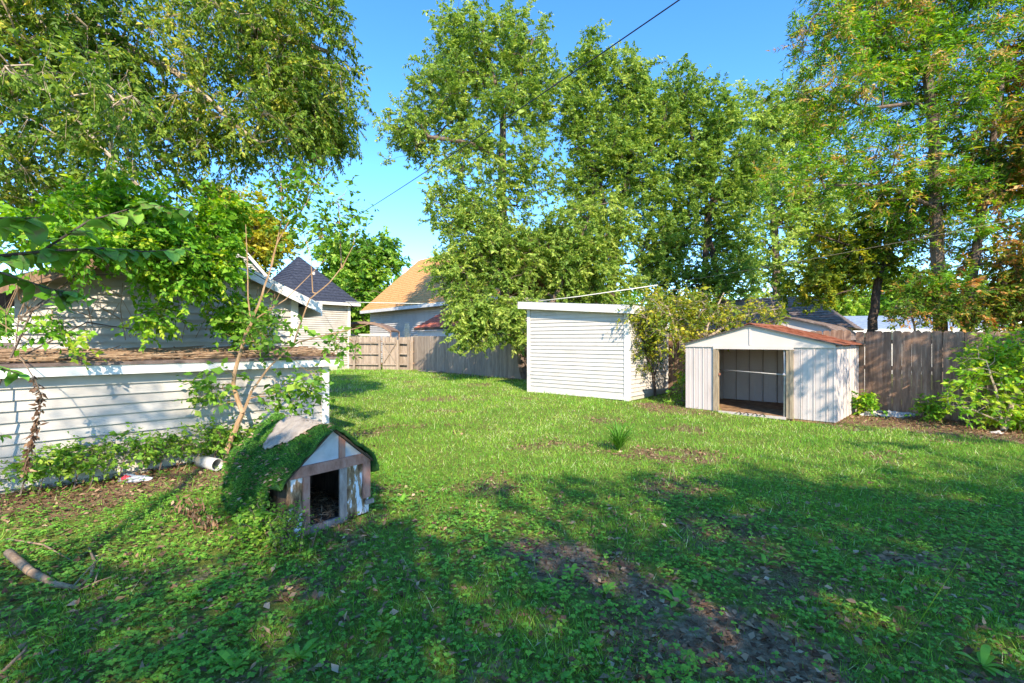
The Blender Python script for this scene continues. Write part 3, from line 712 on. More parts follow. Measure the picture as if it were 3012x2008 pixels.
# ------------------------------------------------------------------ rear picket fence
def picket_mesh(w, h, t=0.018):
    return MB().prism_y([(-w / 2, 0), (w / 2, 0), (w / 2, h - 0.035), (w / 2 - 0.03, h), (-w / 2 + 0.03, h), (-w / 2, h - 0.035)], -t, 0).mesh('picket')
def fence_run(parent, A, Bp, w, h, mats, gap=0.006, seed=1, off=(0, 0)):
    rgf = random.Random(seed)
    A, Bp = Vector(A), Vector(Bp); d = Bp - A; L_ = d.length; d.normalize(); n_ = int(L_ / (w + gap)); rz = math.atan2(d.y, d.x)
    mesh = {k_: picket_mesh(w, h) for k_ in mats}
    for k_ in mesh: mesh[k_].materials.append(M[k_])
    for i in range(n_):
        s = (i + 0.5) * (w + gap); p = A + d * s
        k_ = mats[0] if len(mats) == 1 else (mats[0] if s / L_ + rgf.uniform(-0.06, 0.06) < 0.55 else mats[1])
        o = bpy.data.objects.new('picket', mesh[k_]); COL.objects.link(o); o.parent = parent
        o.location = (p.x - off[0], p.y - off[1], float(gz(p.x, p.y)) - 0.03 + rgf.uniform(-0.012, 0.012))
        o.rotation_euler = (rgf.uniform(-0.006, 0.006), rgf.uniform(-0.008, 0.008), rz + rgf.uniform(-0.02, 0.02))
    back_ = Vector((-d.y, d.x, 0))
    for z in (0.35, 1.0, 1.6):
        a = A + back_ * 0.02; c = Bp + back_ * 0.02
        m = MB()
        m.hexa([(a.x - off[0], a.y - off[1], z), (c.x - off[0], c.y - off[1], z), (c.x + back_.x * 0.04 - off[0], c.y + back_.y * 0.04 - off[1], z), (a.x + back_.x * 0.04 - off[0], a.y + back_.y * 0.04 - off[1], z),
                (a.x - off[0], a.y - off[1], z + 0.09), (c.x - off[0], c.y - off[1], z + 0.09), (c.x + back_.x * 0.04 - off[0], c.y + back_.y * 0.04 - off[1], z + 0.09), (a.x + back_.x * 0.04 - off[0], a.y + back_.y * 0.04 - off[1], z + 0.09)])
        m.build('rail', 'fence', parent)
fen = empty('picket_fence', (8.2, 11.35, 0))
tag(fen, 'long weathered wooden picket fence running behind both sheds', 'fence')
fence_run(fen, (*FENCE_A, 0), (*FENCE_B, 0), 0.145, 1.93, ['fence_grey', 'fence'], seed=3, off=(8.2, 11.35))
fence_run(fen, (*FENCE_B, 0), (*FENCE_C, 0), 0.165, 1.90, ['fence'], seed=4, off=(8.2, 11.35))

gf = empty('gate_fence', (-9.3, 26.9, 0))
tag(gf, 'grey board fence with posts and rails beside the far wooden gate', 'fence')
def gpt(px): return (px / 4.2 + 1000 - CX) / FPX * 27.0
X0, X1, X2, X3 = gpt(110), gpt(510), gpt(715), gpt(860)
fence_run(gf, (X0, 27.05, 0), (X1, 27.1, 0), 0.13, 1.92, ['fence_grey'], seed=6, off=(-9.3, 26.9))
fence_run(gf, (X2, 27.12, 0), (X3 + 0.2, 27.2, 0), 0.13, 1.92, ['fence_grey'], seed=7, off=(-9.3, 26.9))
for px_ in (185, 500, 722, 850):
    x_ = gpt(px_); MB().box(x_ - 0.055 + 9.3, x_ + 0.055 + 9.3, -0.09, 0.02, 0, 1.75).build('post', 'fence_grey', gf)
for a, c in ((X0, gpt(480)), (gpt(740), gpt(835))):
    for z in (0.32, 0.92, 1.53): MB().box(a + 9.3, c + 9.3, 0.03, 0.10, z, z + 0.08).build('rail', 'fence_grey', gf)
gt = empty('wooden_gate', (X1 + 0.05, 26.95, 0))
tag(gt, 'grey wooden gate with crossed braces in the far fence', 'gate')
gwid = X2 - X1 - 0.14
fence_run(gt, (X1 + 0.08, 27.0, 0), (X2 - 0.04, 27.02, 0), 0.13, 1.90, ['fence_grey'], seed=9, off=(X1 + 0.05, 26.95))
for a, c in (((0.1, 0.4), (gwid - 0.02, 1.5)), ((0.1, 1.5), (gwid - 0.02, 0.4))):
    MB().hexa([(a[0], -0.03 if a[1] < 1 else -0.012, a[1]), (c[0], -0.03 if a[1] < 1 else -0.012, c[1]), (c[0], 0.0, c[1]), (a[0], 0.0, a[1]),
               (a[0], -0.03 if a[1] < 1 else -0.012, a[1] + 0.1), (c[0], -0.03 if a[1] < 1 else -0.012, c[1] + 0.1), (c[0], 0.0, c[1] + 0.1), (a[0], 0.0, a[1] + 0.1)]).build('brace', 'fence_grey', gt)
for z in (0.30, 1.52): MB().box(0.05, gwid, -0.045, -0.032, z, z + 0.09).build('frame_rail', 'fence_grey', gt)

# ------------------------------------------------------------------ houses behind
def stepped_roof(m, a, b_, c, d, rows, step=0.02):
    """sloping roof a-b eave, d-c ridge, laid in shingle courses"""
    a, b_, c, d = map(Vector, (a, b_, c, d))
    for k in range(rows):
        s0, s1 = k / rows, (k + 1) / rows + 0.004
        p = [a.lerp(d, s0), b_.lerp(c, s0), b_.lerp(c, min(s1, 1)), a.lerp(d, min(s1, 1))]
        n_ = (b_ - a).cross(d - a)
        if n_.length < 1e-6: n_ = (b_ - a).cross(c - a)
        n_.normalize()
        lift = n_ * step
        m.hexa([p[0] - n_ * 0.03, p[1] - n_ * 0.03, p[2] - n_ * 0.03, p[3] - n_ * 0.03, p[0] + lift, p[1] + lift, p[2], p[3]])

hs = empty('white_house', (-9.28, 27.2, 0), R(45))
tag(hs, 'white clapboard house with dark hipped roof beyond the garage', 'house')
wall_w = MB().box(-3.4, -0.004, 0.01, 6.0, 0, 3.85).build('wall', 'old_siding', hs)
wall_boards(wall_w, 'siding', -0.12, 0.35, 0.118, lambda x: 3.85, 'old_siding', xmin=-3.4, one=True, proud=0.06)
MB().box(-0.13, 0.02, -0.07, 0.12, 0.1, 3.83).build('corner_trim', 'white_trim', wall_w)
hr = MB(); ap = (-1.7, 3.0, 6.7)
c00, c10, c11, c01 = (-3.9, -0.4, 3.82), (0.45, -0.4, 3.82), (0.45, 6.4, 3.82), (-3.9, 6.4, 3.82)
stepped_roof(hr, c00, c10, ap, ap, 16); stepped_roof(hr, c10, c11, ap, ap, 16); stepped_roof(hr, c01, c00, ap, ap, 16); stepped_roof(hr, c11, c01, ap, ap, 16)
hro = hr.build('hip_roof', 'dark_shingle', hs)
MB().box(-3.9, 0.46, -0.43, -0.40, 3.66, 3.82).box(0.43, 0.46, -0.398, 6.4, 3.66, 3.82).build('fascia', 'white_trim', hro)
MB().box(-3.8, 0.40, -0.39, 0.0, 3.70, 3.74).build('soffit', 'soffit', hro)
MB().tube([(-1.4, 1.6, 5.2), (-1.4, 1.6, 5.65)], 0.09, 8).build('vent_pipe', 'pvc', hro, True)
# taller gabled part to the left
gb = MB().prism_y([(-8.4, 0), (-2.8, 0), (-2.8, 4.6), (-5.6, 7.7), (-8.4, 4.6)], 3.2, 10.0).build('gable_wall', 'old_siding', hs)
wall_boards(gb, 'siding', -2.8, 3.4, 0.118, lambda x: 7.7 - abs(x + 5.6) * 3.1 / 2.8, 'old_siding', Matrix.Translation((0, 3.19, 0)), xmin=-8.4, one=True, proud=0.06)
gr = MB()
stepped_roof(gr, (-2.4, 2.9, 4.15), (-2.4, 10.2, 4.15), (-5.6, 10.2, 7.75), (-5.6, 2.9, 7.75), 14)
stepped_roof(gr, (-8.8, 10.2, 4.15), (-8.8, 2.9, 4.15), (-5.6, 2.9, 7.75), (-5.6, 10.2, 7.75), 14)
gro = gr.build('gable_roof', 'dark_shingle', hs)
for s_ in (1, -1):
    MB().hexa([(-5.6, 2.86, 7.55), (-5.6 + s_ * 3.2, 2.86, 3.97), (-5.6 + s_ * 3.2, 2.895, 3.97), (-5.6, 2.895, 7.55), (-5.6, 2.86, 7.78), (-5.6 + s_ * 3.2, 2.86, 4.2), (-5.6 + s_ * 3.2, 2.895, 4.2), (-5.6, 2.895, 7.78)]).build('rake_board', 'white_trim', gro)
MB().box(-5.0, -4.4, 6.0, 6.6, 6.0, 9.6).build('chimney', 'brick', gro)

th = empty('tan_roof_house', (-11.3, 38.0, 0), R(-48))
tag(th, 'neighbouring cream house with steep orange-tan shingle roof beyond the gate', 'house')
tw = MB().box(0, 16, 0.01, 9.5, 0, 4.2).build('wall', 'siding', th)
wall_boards(tw, 'siding', 16, 0.4, 0.14, lambda x: 4.1, 'siding', xmin=0, one=True, proud=0.06)
tr = MB()
stepped_roof(tr, (-0.5, -0.6, 4.08), (16.5, -0.6, 4.08), (16.5, 4.75, 8.75), (-0.5, 4.75, 8.75), 24)
stepped_roof(tr, (16.5, 10.1, 4.08), (-0.5, 10.1, 4.08), (-0.5, 4.75, 8.75), (16.5, 4.75, 8.75), 24)
tro = tr.build('roof', 'tan_shingle', th)
MB().box(-0.5, 16.5, -0.66, -0.61, 3.86, 4.08).build('fascia', 'white_trim', tro)
MB().box(-0.4, 16.4, -0.60, 0.0, 3.92, 3.95).build('soffit', 'soffit', tro)
MB().add([(0, 0.0, 4.1), (0, 9.5, 4.1), (0, 4.75, 8.5), (0.05, 0.0, 4.1), (0.05, 9.5, 4.1), (0.05, 4.75, 8.5)], [(0, 2, 1), (3, 4, 5), (0, 1, 4, 3), (1, 2, 5, 4), (2, 0, 3, 5)]).build('gable_end', 'siding', th)
MB().box(0.9, 1.4, 5.6, 6.1, 7.4, 8.9).box(0.85, 1.45, 5.55, 6.15, 8.9, 9.0).build('chimney', 'white_trim', tro)
for xw in (5.4, 9.6):
    w_ = MB().box(xw, xw + 0.85, -0.03, 0.02, 1.3, 3.0).build('window', 'white_trim', th)
    MB().box(xw + 0.08, xw + 0.77, -0.036, -0.031, 1.4, 2.9).build('pane', 'glass', w_)
pr = MB()
stepped_roof(pr, (11.0, -2.5, 2.45), (15.5, -2.5, 2.45), (15.5, -0.02, 3.7), (11.0, -0.02, 3.7), 10)
po = pr.build('porch_roof', 'red_roof', th)
MB().box(11.1, 15.4, -2.3, -2.2, 0, 2.25).build('porch_wall', 'white_trim', th)
MB().box(11.05, 15.45, -2.54, -2.50, 2.30, 2.45).build('porch_fascia', 'dark_wood', po)

cp = empty('arched_canopy', (P(1085, 1000, 29.2).x, 29.2, 0), 0)
tag(cp, 'brown arched canopy frame rising behind the far wooden gate', 'canopy')
def arch(t): return (-1.75 + 3.1 * t, 2.78 - 0.55 * max(0, (t - 0.45) / 0.55) ** 2.2 - 0.35 * max(0, (0.25 - t) / 0.25))
pts = [arch(i / 14) for i in range(15)]
am = MB()
for (x0, z0), (x1, z1) in zip(pts, pts[1:]):
    am.hexa([(x0, 0, z0), (x1, 0, z1), (x1, 2.2, z1), (x0, 2.2, z0), (x0, 0, z0 + 0.10), (x1, 0, z1 + 0.10), (x1, 2.2, z1 + 0.10), (x0, 2.2, z0 + 0.10)])
am.build('canopy_sheet', 'brown_cloth', cp)
for y_ in (-0.03, 2.23): MB().tube([(x, y_, z - 0.03) for x, z in pts], 0.04, 6).build('arch_rib', 'brown_cloth', cp, True)
for x_ in (-1.7, 1.33):
    for y_ in (0.0, 2.2): MB().tube([(x_, y_, 0), (x_, y_, 2.3 if x_ > 0 else 2.45)], 0.045, 6).build('post', 'brown_cloth', cp, True)
MB().box(-1.7, 1.3, 0.02, 0.07, 1.98, 2.12).build('cross_rail', 'soffit', cp)

ns = empty('gambrel_shed', (P(2317, 1000, 13.9).x, 13.9, 0), R(-44.5))
tag(ns, 'pale gambrel-roofed metal shed peeking over the fence behind the open metal shed', 'shed')
prof = [(-1.75, 1.55), (-0.98, 2.10), (0.0, 2.38), (0.98, 2.10), (1.75, 1.55)]
MB().prism_y([(-1.7, 0), (1.7, 0)] + [(x * 0.97, z - 0.03) for x, z in reversed(prof)], 0, 2.6).build('wall', 'metal', ns)
MB().box(-0.015, 0.015, -0.014, -0.001, 1.6, 2.33).build('gable_seam', 'metal_gable', ns)
for (x0, z0), (x1, z1) in zip(prof, prof[1:]):
    ro_ = MB().slab((x0, -0.12, z0), (x1, -0.12, z1), (x1, 2.7, z1), (x0, 2.7, z0), 0.03).build('roof_panel', 'brown_shingle', ns)

bh = empty('brown_roof_house', (P(2200, 1000, 21).x, 21.0, 0), R(-40))
tag(bh, 'neighbouring house with weathered brown shingle roof seen above the metal shed', 'house')
MB().box(-3.0, 3.4, 0.3, 5, 0, 2.3).build('wall', 'old_siding', bh)
rb_ = MB(); stepped_roof(rb_, (-3.4, -0.1, 2.2), (3.8, -0.1, 2.2), (2.0, 2.6, 3.75), (-2.0, 2.6, 3.75), 14); stepped_roof(rb_, (3.8, -0.1, 2.2), (3.8, 5.4, 2.2), (2.0, 2.6, 3.75), (2.0, 2.6, 3.75), 14)
stepped_roof(rb_, (3.8, 5.4, 2.2), (-3.4, 5.4, 2.2), (-2.0, 2.6, 3.75), (2.0, 2.6, 3.75), 14); stepped_roof(rb_, (-3.4, 5.4, 2.2), (-3.4, -0.1, 2.2), (-2.0, 2.6, 3.75), (-2.0, 2.6, 3.75), 14)
rb_.build('roof', 'brown_shingle', bh)
wh = empty('blue_roof_house', (P(2570, 1000, 24).x, 24.0, 0), R(-12))
tag(wh, 'low white house with blue-grey metal roof behind the fence on the right', 'house')
MB().box(-2.6, 5.4, 0.2, 5, 0, 2.2).build('wall', 'siding', wh)
rw = MB().slab((-3.0, -0.3, 2.28), (5.8, -0.3, 2.28), (5.8, 3.2, 3.1), (-3.0, 3.2, 3.1), 0.05).slab((5.8, 6.4, 2.28), (-3.0, 6.4, 2.28), (-3.0, 3.2, 3.1), (5.8, 3.2, 3.1), 0.05).build('roof', 'blue_roof', wh)
MB().box(-3.0, 5.8, -0.36, -0.31, 2.08, 2.27).build('fascia', 'white_trim', rw)

# ------------------------------------------------------------------ doghouse
dh = empty('doghouse', (-1.87, 3.97, float(gz(-1.6, 4.3)) - 0.01), R(52))
tag(dh, 'old wooden doghouse roofed with ragged green turf carpet, in front of the garage', 'doghouse')
DW, DD, DE, DR = 0.80, 1.02, 0.55, 0.90
MB().box(0.0, 0.02, 0.03, DD, 0.0, DE).build('side_wall', 'dark_wood', dh)
MB().box(DW - 0.02, DW, 0.03, DD, 0.0, DE).build('side_wall', 'dark_wood', dh)
MB().prism_y([(0, 0), (DW, 0), (DW, DE), (DW / 2, DR), (0, DE)], DD - 0.02, DD).build('back_wall', 'dark_wood', dh)
MB().box(0.02, DW - 0.02, 0.03, DD - 0.02, 0.02, 0.06).build('floor', 'dark_wood', dh)
MB().box(0.0, 0.14, 0.012, 0.028, 0.0, DE - 0.02).build('front_panel', 'peeling', dh)
MB().box(0.50, DW, 0.012, 0.028, 0.03, DE - 0.02).build('front_panel', 'peeling', dh)
zb = 0.60
MB().prism_y([(0.03, zb), (0.475, zb), (0.475, DR - 0.055), (DW / 2, DR - 0.01), (0.02, DE + 0.02)], 0.010, 0.026).build('gable_board', 'white_board', dh)
MB().prism_y([(0.535, zb), (DW - 0.05, zb), (0.535, DR - 0.125)], 0.010, 0.026).build('gable_board', 'white_board', dh)
MB().box(-0.005, DW + 0.005, -0.012, 0.009, DE - 0.035, zb + 0.01).build('cross_beam', 'pink_paint', dh, bevel=0.003)
MB().box(0.475, 0.535, -0.006, 0.0095, zb + 0.011, DR - 0.08).build('king_post', 'pink_paint', dh)
MB().box(0.13, 0.19, -0.012, 0.009, 0.0, DE - 0.036).build('door_jamb', 'pink_paint', dh, bevel=0.003)
MB().box(0.475, 0.55, -0.012, 0.009, 0.0, DE - 0.036).build('door_jamb', 'grey_wood', dh, bevel=0.003)
MB().box(DW - 0.075, DW + 0.004, -0.010, 0.009, 0.18, DE - 0.036).build('corner_board', 'pink_paint', dh)
MB().box(0.191, 0.474, -0.012, 0.02, 0.0, 0.075).build('door_sill', 'grey_wood', dh, bevel=0.003)
MB().box(DW - 0.06, DW + 0.03, -0.03, -0.011, 0.12, 0.16).build('hinge_block', 'grey_wood', dh)
rg = np.random.default_rng(8)
k = 1400
pp = np.stack([rg.uniform(0.04, 0.76, k), rg.uniform(0.05, 0.95, k), 0.06 + rg.random(k) * 0.05], 1)
v = leaf_quads(pp, rg.normal(0, 1, (k, 3)) * (1, 1, 0.25), rg.normal(0, 0.4, (k, 3)) + (0, 0, 1), rg.uniform(0.04, 0.14, k), rg.uniform(0.003, 0.02, k))
o = link('straw', np_mesh('straw', v, 4, rg.normal(0.6, 0.25, k)), 'dead_leaf', dh); o['kind'] = 'stuff'
for s_ in (0, 1):
    a = (-0.06, -0.04, DE - 0.045) if s_ == 0 else (DW / 2, -0.04, DR + 0.002)
    c = (DW / 2, -0.04, DR + 0.002) if s_ == 0 else (DW + 0.06, -0.04, DE - 0.045)
    MB().slab(a, c, (c[0], DD + 0.03, c[2]), (a[0], DD + 0.03, a[2]), 0.015).build('roof_board', 'dark_wood', dh)
# the turf carpet: a grid draped over the roof, hanging low on the left flank
NU, NV = 70, 46
def turf_pt(u, vv):
    y = -0.085 + (DD + 0.14) * vv
    hem = 0.47 - 0.36 * float(smooth(0.16, 0.36, vv)) + 0.03 * math.sin(vv * 21) + 0.02 * math.sin(vv * 47)
    cuts = [(-0.085 - 0.02 * math.sin(vv * 9), hem), (-0.090, 0.46), (-0.062, DE + 0.015), (0.03, DE + 0.095), (DW / 2 - 0.07, DR - 0.018), (DW / 2 - 0.02, DR + 0.026), (DW / 2 + 0.02, DR + 0.026), (DW / 2 + 0.07, DR - 0.018), (DW + 0.02, DE + 0.035), (DW + 0.045, DE - 0.01), (DW + 0.05, DE - 0.10 - 0.04 * math.sin(vv * 17))]
    seg = [0]
    for a, c in zip(cuts, cuts[1:]): seg.append(seg[-1] + math.hypot(c[0] - a[0], c[1] - a[1]))
    s = u * seg[-1]
    for i in range(10):
        if s <= seg[i + 1] or i == 9:
            t = (s - seg[i]) / max(seg[i + 1] - seg[i], 1e-6)
            x = cuts[i][0] + (cuts[i + 1][0] - cuts[i][0]) * t; z = cuts[i][1] + (cuts[i + 1][1] - cuts[i][1]) * t
            break
    nz = mnoise.noise(Vector((x * 5, y * 5, z * 5))) * 0.022 + mnoise.noise(Vector((x * 14, y * 14, z * 14))) * 0.012
    sg = -1 if x < DW / 2 else 1
    x += sg * 0.6 * nz; z += 0.8 * nz + 0.012 * (1 - min(1, abs(x - DW / 2) / 0.1)) * -1
    if vv < 0.03: y += 0.02 * mnoise.noise(Vector((x * 16, 3.1, z * 16)))
    return Vector((x, y, z))
grid = [[turf_pt(i / NU, j / NV) for i in range(NU + 1)] for j in range(NV + 1)]
tm = MB(); tm.v = [tuple(p) for row in grid for p in row]
tm.f = [(j * (NU + 1) + i, j * (NU + 1) + i + 1, (j + 1) * (NU + 1) + i + 1, (j + 1) * (NU + 1) + i) for j in range(NV) for i in range(NU)]
turf = tm.build('turf_carpet', 'turf_back', dh, True)
sol = turf.modifiers.new('thick', 'SOLIDIFY'); sol.thickness = 0.016; sol.offset = -1
def in_felt(u, vv):
    # the bald patch on the left slope just below the ridge
    s = u
    return (0.40 + 0.05 * math.sin(vv * 7)) < s < 0.63 and (0.22 + 1.3 * abs(0.58 - s) ** 1.2) < vv < (0.74 - 1.6 * abs(0.54 - s) ** 1.3)
fb, fx, fn, ft = [], [], [], []
rgt = random.Random(4)
for _ in range(34000):
    u, vv = rgt.random(), rgt.random()
    if in_felt(u, vv) and rgt.random() < 0.985: continue
    i, j = min(int(u * NU), NU - 1), min(int(vv * NV), NV - 1); fu, fv = u * NU - i, vv * NV - j
    a, b2, c, d = grid[j][i], grid[j][i + 1], grid[j + 1][i + 1], grid[j + 1][i]
    p = a.lerp(b2, fu).lerp(d.lerp(c, fu), fv); nn = (b2 - a).cross(d - a).normalized()
    if nn.z < -0.2: nn = -nn
    fb.append(p); fn.append(Vector((rgt.gauss(0, 1), rgt.gauss(0, 1), rgt.gauss(0, 1))))
    fx.append(nn + Vector((rgt.gauss(0, 0.45), rgt.gauss(0, 0.45), rgt.gauss(-0.25, 0.35)))); ft.append(rgt.gauss(0.42, 0.22) + 0.7 * mnoise.noise(p * 5) + 0.3 * mnoise.noise(p * 17))
k = len(fb)
v = leaf_quads(np.array(fb), np.array(fx), np.array(fn), np.random.default_rng(1).uniform(0.010, 0.028, k), np.full(k, 0.0055))
o = link('turf_fibres', np_mesh('turf_fibres', v, 4, np.array(ft)), 'turf', turf); o['kind'] = 'stuff'
lp_ = [(p, t) for p, t in zip(fb, ft) if rgt.random() < 0.010 + 0.03 * (p.z < 0.62 and p.x < 0.1)]
lk = len(lp_)
v = leaf_quads(np.array([list(p) for p, _ in lp_]) + (0, 0, 0.018), np.random.default_rng(6).normal(0, 1, (lk, 3)) * (1, 1, 0.3), np.random.default_rng(7).normal(0, 0.4, (lk, 3)) + (-0.4, 0, 1), np.random.default_rng(8).uniform(0.02, 0.06, lk), np.random.default_rng(9).uniform(0.008, 0.03, lk))
o = link('fallen_leaves', np_mesh('fallen_leaves', v, 4, np.random.default_rng(10).normal(0.55, 0.25, lk)), 'dead_leaf', turf); o['kind'] = 'stuff'
fm = MB()
for j in range(NV):
    for i in range(NU):
        if in_felt((i + 0.5) / NU, (j + 0.5) / NV):
            q_ = [grid[j][i], grid[j][i + 1], grid[j + 1][i + 1], grid[j + 1][i]]
            nn = (q_[1] - q_[0]).cross(q_[3] - q_[0]).normalized()
            if nn.z < 0: nn = -nn
            lift = [nn * (0.012) for p in q_]
            o0 = len(fm.v); fm.v += [tuple(p + lf) for p, lf in zip(q_, lift)]; fm.f.append((o0, o0 + 1, o0 + 2, o0 + 3))
fo = fm.build('bald_patch', 'felt', turf, True)
fo['label'] = 'bald grey patch worn through the turf carpet'
wm = fo.modifiers.new('weld', 'WELD'); wm.merge_threshold = 0.006
sol = fo.modifiers.new('thick', 'SOLIDIFY'); sol.thickness = 0.012; sol.offset = 1

# ------------------------------------------------------------------ trees
def lobe(x0, x1, y0, y1, D, ry=None, w=None):
    c = P((x0 + x1) / 2, (y0 + y1) / 2, D); rx = (x1 - x0) / 2 * D / FPX; rz = (y1 - y0) / 2 * D / FPX
    r = (rx, ry if ry else (rx + rz) * 0.5, rz)
    return (c, r, w) if w else (c, r)

# tall tree in the middle
D = 22.0
tree('tall_tree', 'tall olive-green tree with a straight trunk standing behind the fence, highest in the picture', 'tree', P(1480, 1080, D) * 1.0,
     [([P(1482, 1080, D), P(1484, 800, D), P(1476, 560, D), P(1480, 330, D), P(1440, 180, D), P(1420, 90, D)], 0.26, 0.05),
      ([P(1478, 470, D), P(1380, 420, D - 0.5), P(1260, 400, D - 0.8)], 0.11, 0.03, 1), ([P(1480, 340, D), P(1540, 200, D), P(1570, 110, D)], 0.10, 0.03, 1)],
     [lobe(1270, 1500, 22, 260, D, 2.2), lobe(1430, 1610, 30, 260, D, 2.0), lobe(1205, 1430, 160, 400, D, 2.0), lobe(1500, 1664, 120, 390, D, 1.8), lobe(1118, 1330, 310, 490, D, 1.7), lobe(1300, 1480, 330, 480, D, 1.8), lobe(1410, 1560, 180, 420, D - 0.9, 1.2),
      lobe(1235, 1440, 440, 700, D - 0.8, 1.7), lobe(1420, 1640, 370, 640, D - 1.0, 1.8), lobe(1300, 1560, 560, 780, D - 1, 1.7)],
     772, 112375, 0.122, 0.5, 'leaf_tall', 'bark', 101, rtip=0.008, twig=0.55, twiglets=5, spread=0.5, droop=0.25, step=0.4, tint_mid=0.45)
D = 20.0
tree('spreading_tree', 'lower bushy green tree spilling over the fence beside the white shed', 'tree', P(1545, 1118, D),
     [([P(1548, 1122, D), P(1520, 1010, D), P(1500, 900, D), P(1480, 760, D)], 0.13, 0.03), ([P(1540, 1060, D), P(1620, 900, D), P(1690, 760, D), P(1740, 620, D)], 0.10, 0.03, 1), ([P(1520, 1010, D), P(1430, 920, D - 0.5), P(1370, 840, D - 0.6)], 0.07, 0.02, 1)],
     [lobe(1270, 1450, 660, 900, D, 1.4), lobe(1400, 1600, 640, 860, D, 1.5), lobe(1330, 1480, 820, 985, D - 0.8, 1.1), lobe(1430, 1580, 830, 1010, D - 0.7, 1.1), lobe(1560, 1780, 600, 840, D + 0.3, 1.5), lobe(1700, 1860, 560, 790, D + 0.6, 1.4), lobe(1560, 1900, 760, 900, D + 0.6, 1.4), lobe(1310, 1420, 930, 1010, D - 0.8, 0.8), lobe(1300, 1470, 900, 1030, D - 1.2, 0.7), lobe(1450, 1570, 920, 1050, D - 1.2, 0.7)],
     657, 98669, 0.130, 0.42, 'leaf_tall', 'bark', 102, rtip=0.007, twig=0.5, twiglets=6, spread=0.45, droop=0.45, step=0.35, tint_mid=0.50)
D = 23.0
tree('slender_tree', 'slender tree with dark leaning limbs between the tall tree and the right-hand trees', 'tree', P(1800, 1075, D),
     [([P(1800, 1075, D), P(1805, 900, D), P(1800, 760, D), P(1770, 560, D), P(1690, 350, D), P(1710, 180, D)], 0.20, 0.04), ([P(1802, 780, D), P(1850, 480, D), P(1840, 300, D), P(1820, 180, D)], 0.15, 0.03, 1), ([P(1835, 520, D), P(1930, 430, D), P(1960, 330, D)], 0.08, 0.02, 1)],
     [lobe(1680, 1810, 112, 330, D, 1.6), lobe(1800, 1910, 150, 420, D, 1.6), lobe(1630, 1760, 230, 470, D, 1.6), lobe(1700, 1900, 300, 560, D, 1.7), lobe(1640, 1800, 430, 660, D, 1.5), lobe(1800, 1980, 420, 640, D, 1.6), lobe(1840, 1990, 600, 880, D, 1.4), lobe(1880, 2000, 260, 460, D, 1.3)],
     617, 93150, 0.132, 0.48, 'leaf_tall', 'bark_dark', 103, rtip=0.008, twig=0.55, twiglets=5, spread=0.5, droop=0.1, up=0.2, step=0.4, tint_mid=0.42)
D = 24.0
tree('twin_trunk_tree', 'tree with two dark trunks rising behind the gap between the two sheds', 'tree', P(2080, 1060, D),
     [([P(2075, 1060, D), P(2072, 850, D), P(2080, 600, D), P(2030, 380, D), P(2000, 260, D)], 0.22, 0.04), ([P(2130, 1060, D), P(2118, 850, D), P(2085, 690, D), P(2100, 520, D), P(2110, 330, D)], 0.17, 0.03)],
     [lobe(1920, 2060, 190, 450, D, 1.7), lobe(2020, 2160, 240, 480, D, 1.7), lobe(1940, 2160, 400, 640, D, 1.9), lobe(1900, 2060, 560, 780, D, 1.7), lobe(2050, 2220, 560, 800, D, 1.6), lobe(1960, 2240, 740, 880, D, 1.6), lobe(2120, 2280, 380, 640, D, 1.5), lobe(1900, 2060, 700, 900, D, 1.3)],
     675, 98280, 0.132, 0.5, 'leaf_tall', 'bark_dark', 104, rtip=0.008, twig=0.55, twiglets=5, spread=0.5, droop=0.15, step=0.4, tint_mid=0.36)
D = 32.0
tree('pale_background_tree', 'pale grey-green tree far behind, between twin-trunk tree and the rust-tinged tree', 'tree', P(2290, 1045, D),
     [([P(2290, 1045, D), P(2280, 700, D), P(2260, 420, D)], 0.25, 0.05)],
     [lobe(2140, 2310, 240, 480, D, 2.4), lobe(2250, 2440, 225, 480, D, 2.4), lobe(2150, 2400, 420, 700, D, 2.6), lobe(2300, 2560, 450, 800, D, 2.6), lobe(2140, 2360, 660, 900, D, 2.2)],
     473, 50700, 0.202, 0.5, 'leaf_tall', 'bark', 105, rtip=0.012, twig=0.8, twiglets=5, spread=0.7, step=0.6, tint_mid=0.6)
D = 13.0
tree('rusty_feathery_tree', 'large feathery tree with straight ridged trunk and rust-tinged foliage, right of the metal shed', 'tree', P(2768, 1140, D),
     [([P(2770, 1140, D), P(2766, 945, D), P(2752, 640, D), P(2748, 420, D), P(2721, 180, D), P(2700, -60, D), P(2690, -350, D)], 0.17, 0.05),
      ([P(2750, 610, D), P(2640, 560, D - 0.4), P(2540, 540, D - 0.7), P(2450, 545, D - 0.9)], 0.06, 0.02, 1), ([P(2748, 330, D), P(2690, 300, D - 0.3), P(2560, 320, D - 0.6)], 0.05, 0.02, 1), ([P(2720, 180, D), P(2560, 60, D - 0.3), P(2400, 40, D - 0.6)], 0.05, 0.015, 1)],
     [lobe(2300, 2560, -20, 200, D - 0.6, 1.2), lobe(2420, 2760, -260, 120, D, 1.6), lobe(2340, 2620, 180, 420, D - 0.5, 1.4), lobe(2260, 2480, 400, 600, D - 0.8, 1.2), lobe(2450, 2700, 380, 620, D - 0.5, 1.4), lobe(2600, 2960, 100, 460, D, 1.6), lobe(2700, 3060, -300, 160, D, 1.8), lobe(2640, 2960, 420, 760, D, 1.4), lobe(2500, 2800, 20, 260, D, 1.4), lobe(2680, 2860, 760, 930, D - 0.4, 0.8, 0.5)],
     713, 84000, 0.128, 0.22, 'leaf_cypress', 'bark', 106, rtip=0.006, twig=0.42, twiglets=8, spread=0.38, droop=0.2, step=0.3, up=0.05, tint_mid=0.45, tint_var=0.16, clump=0.22)
D = 12.7
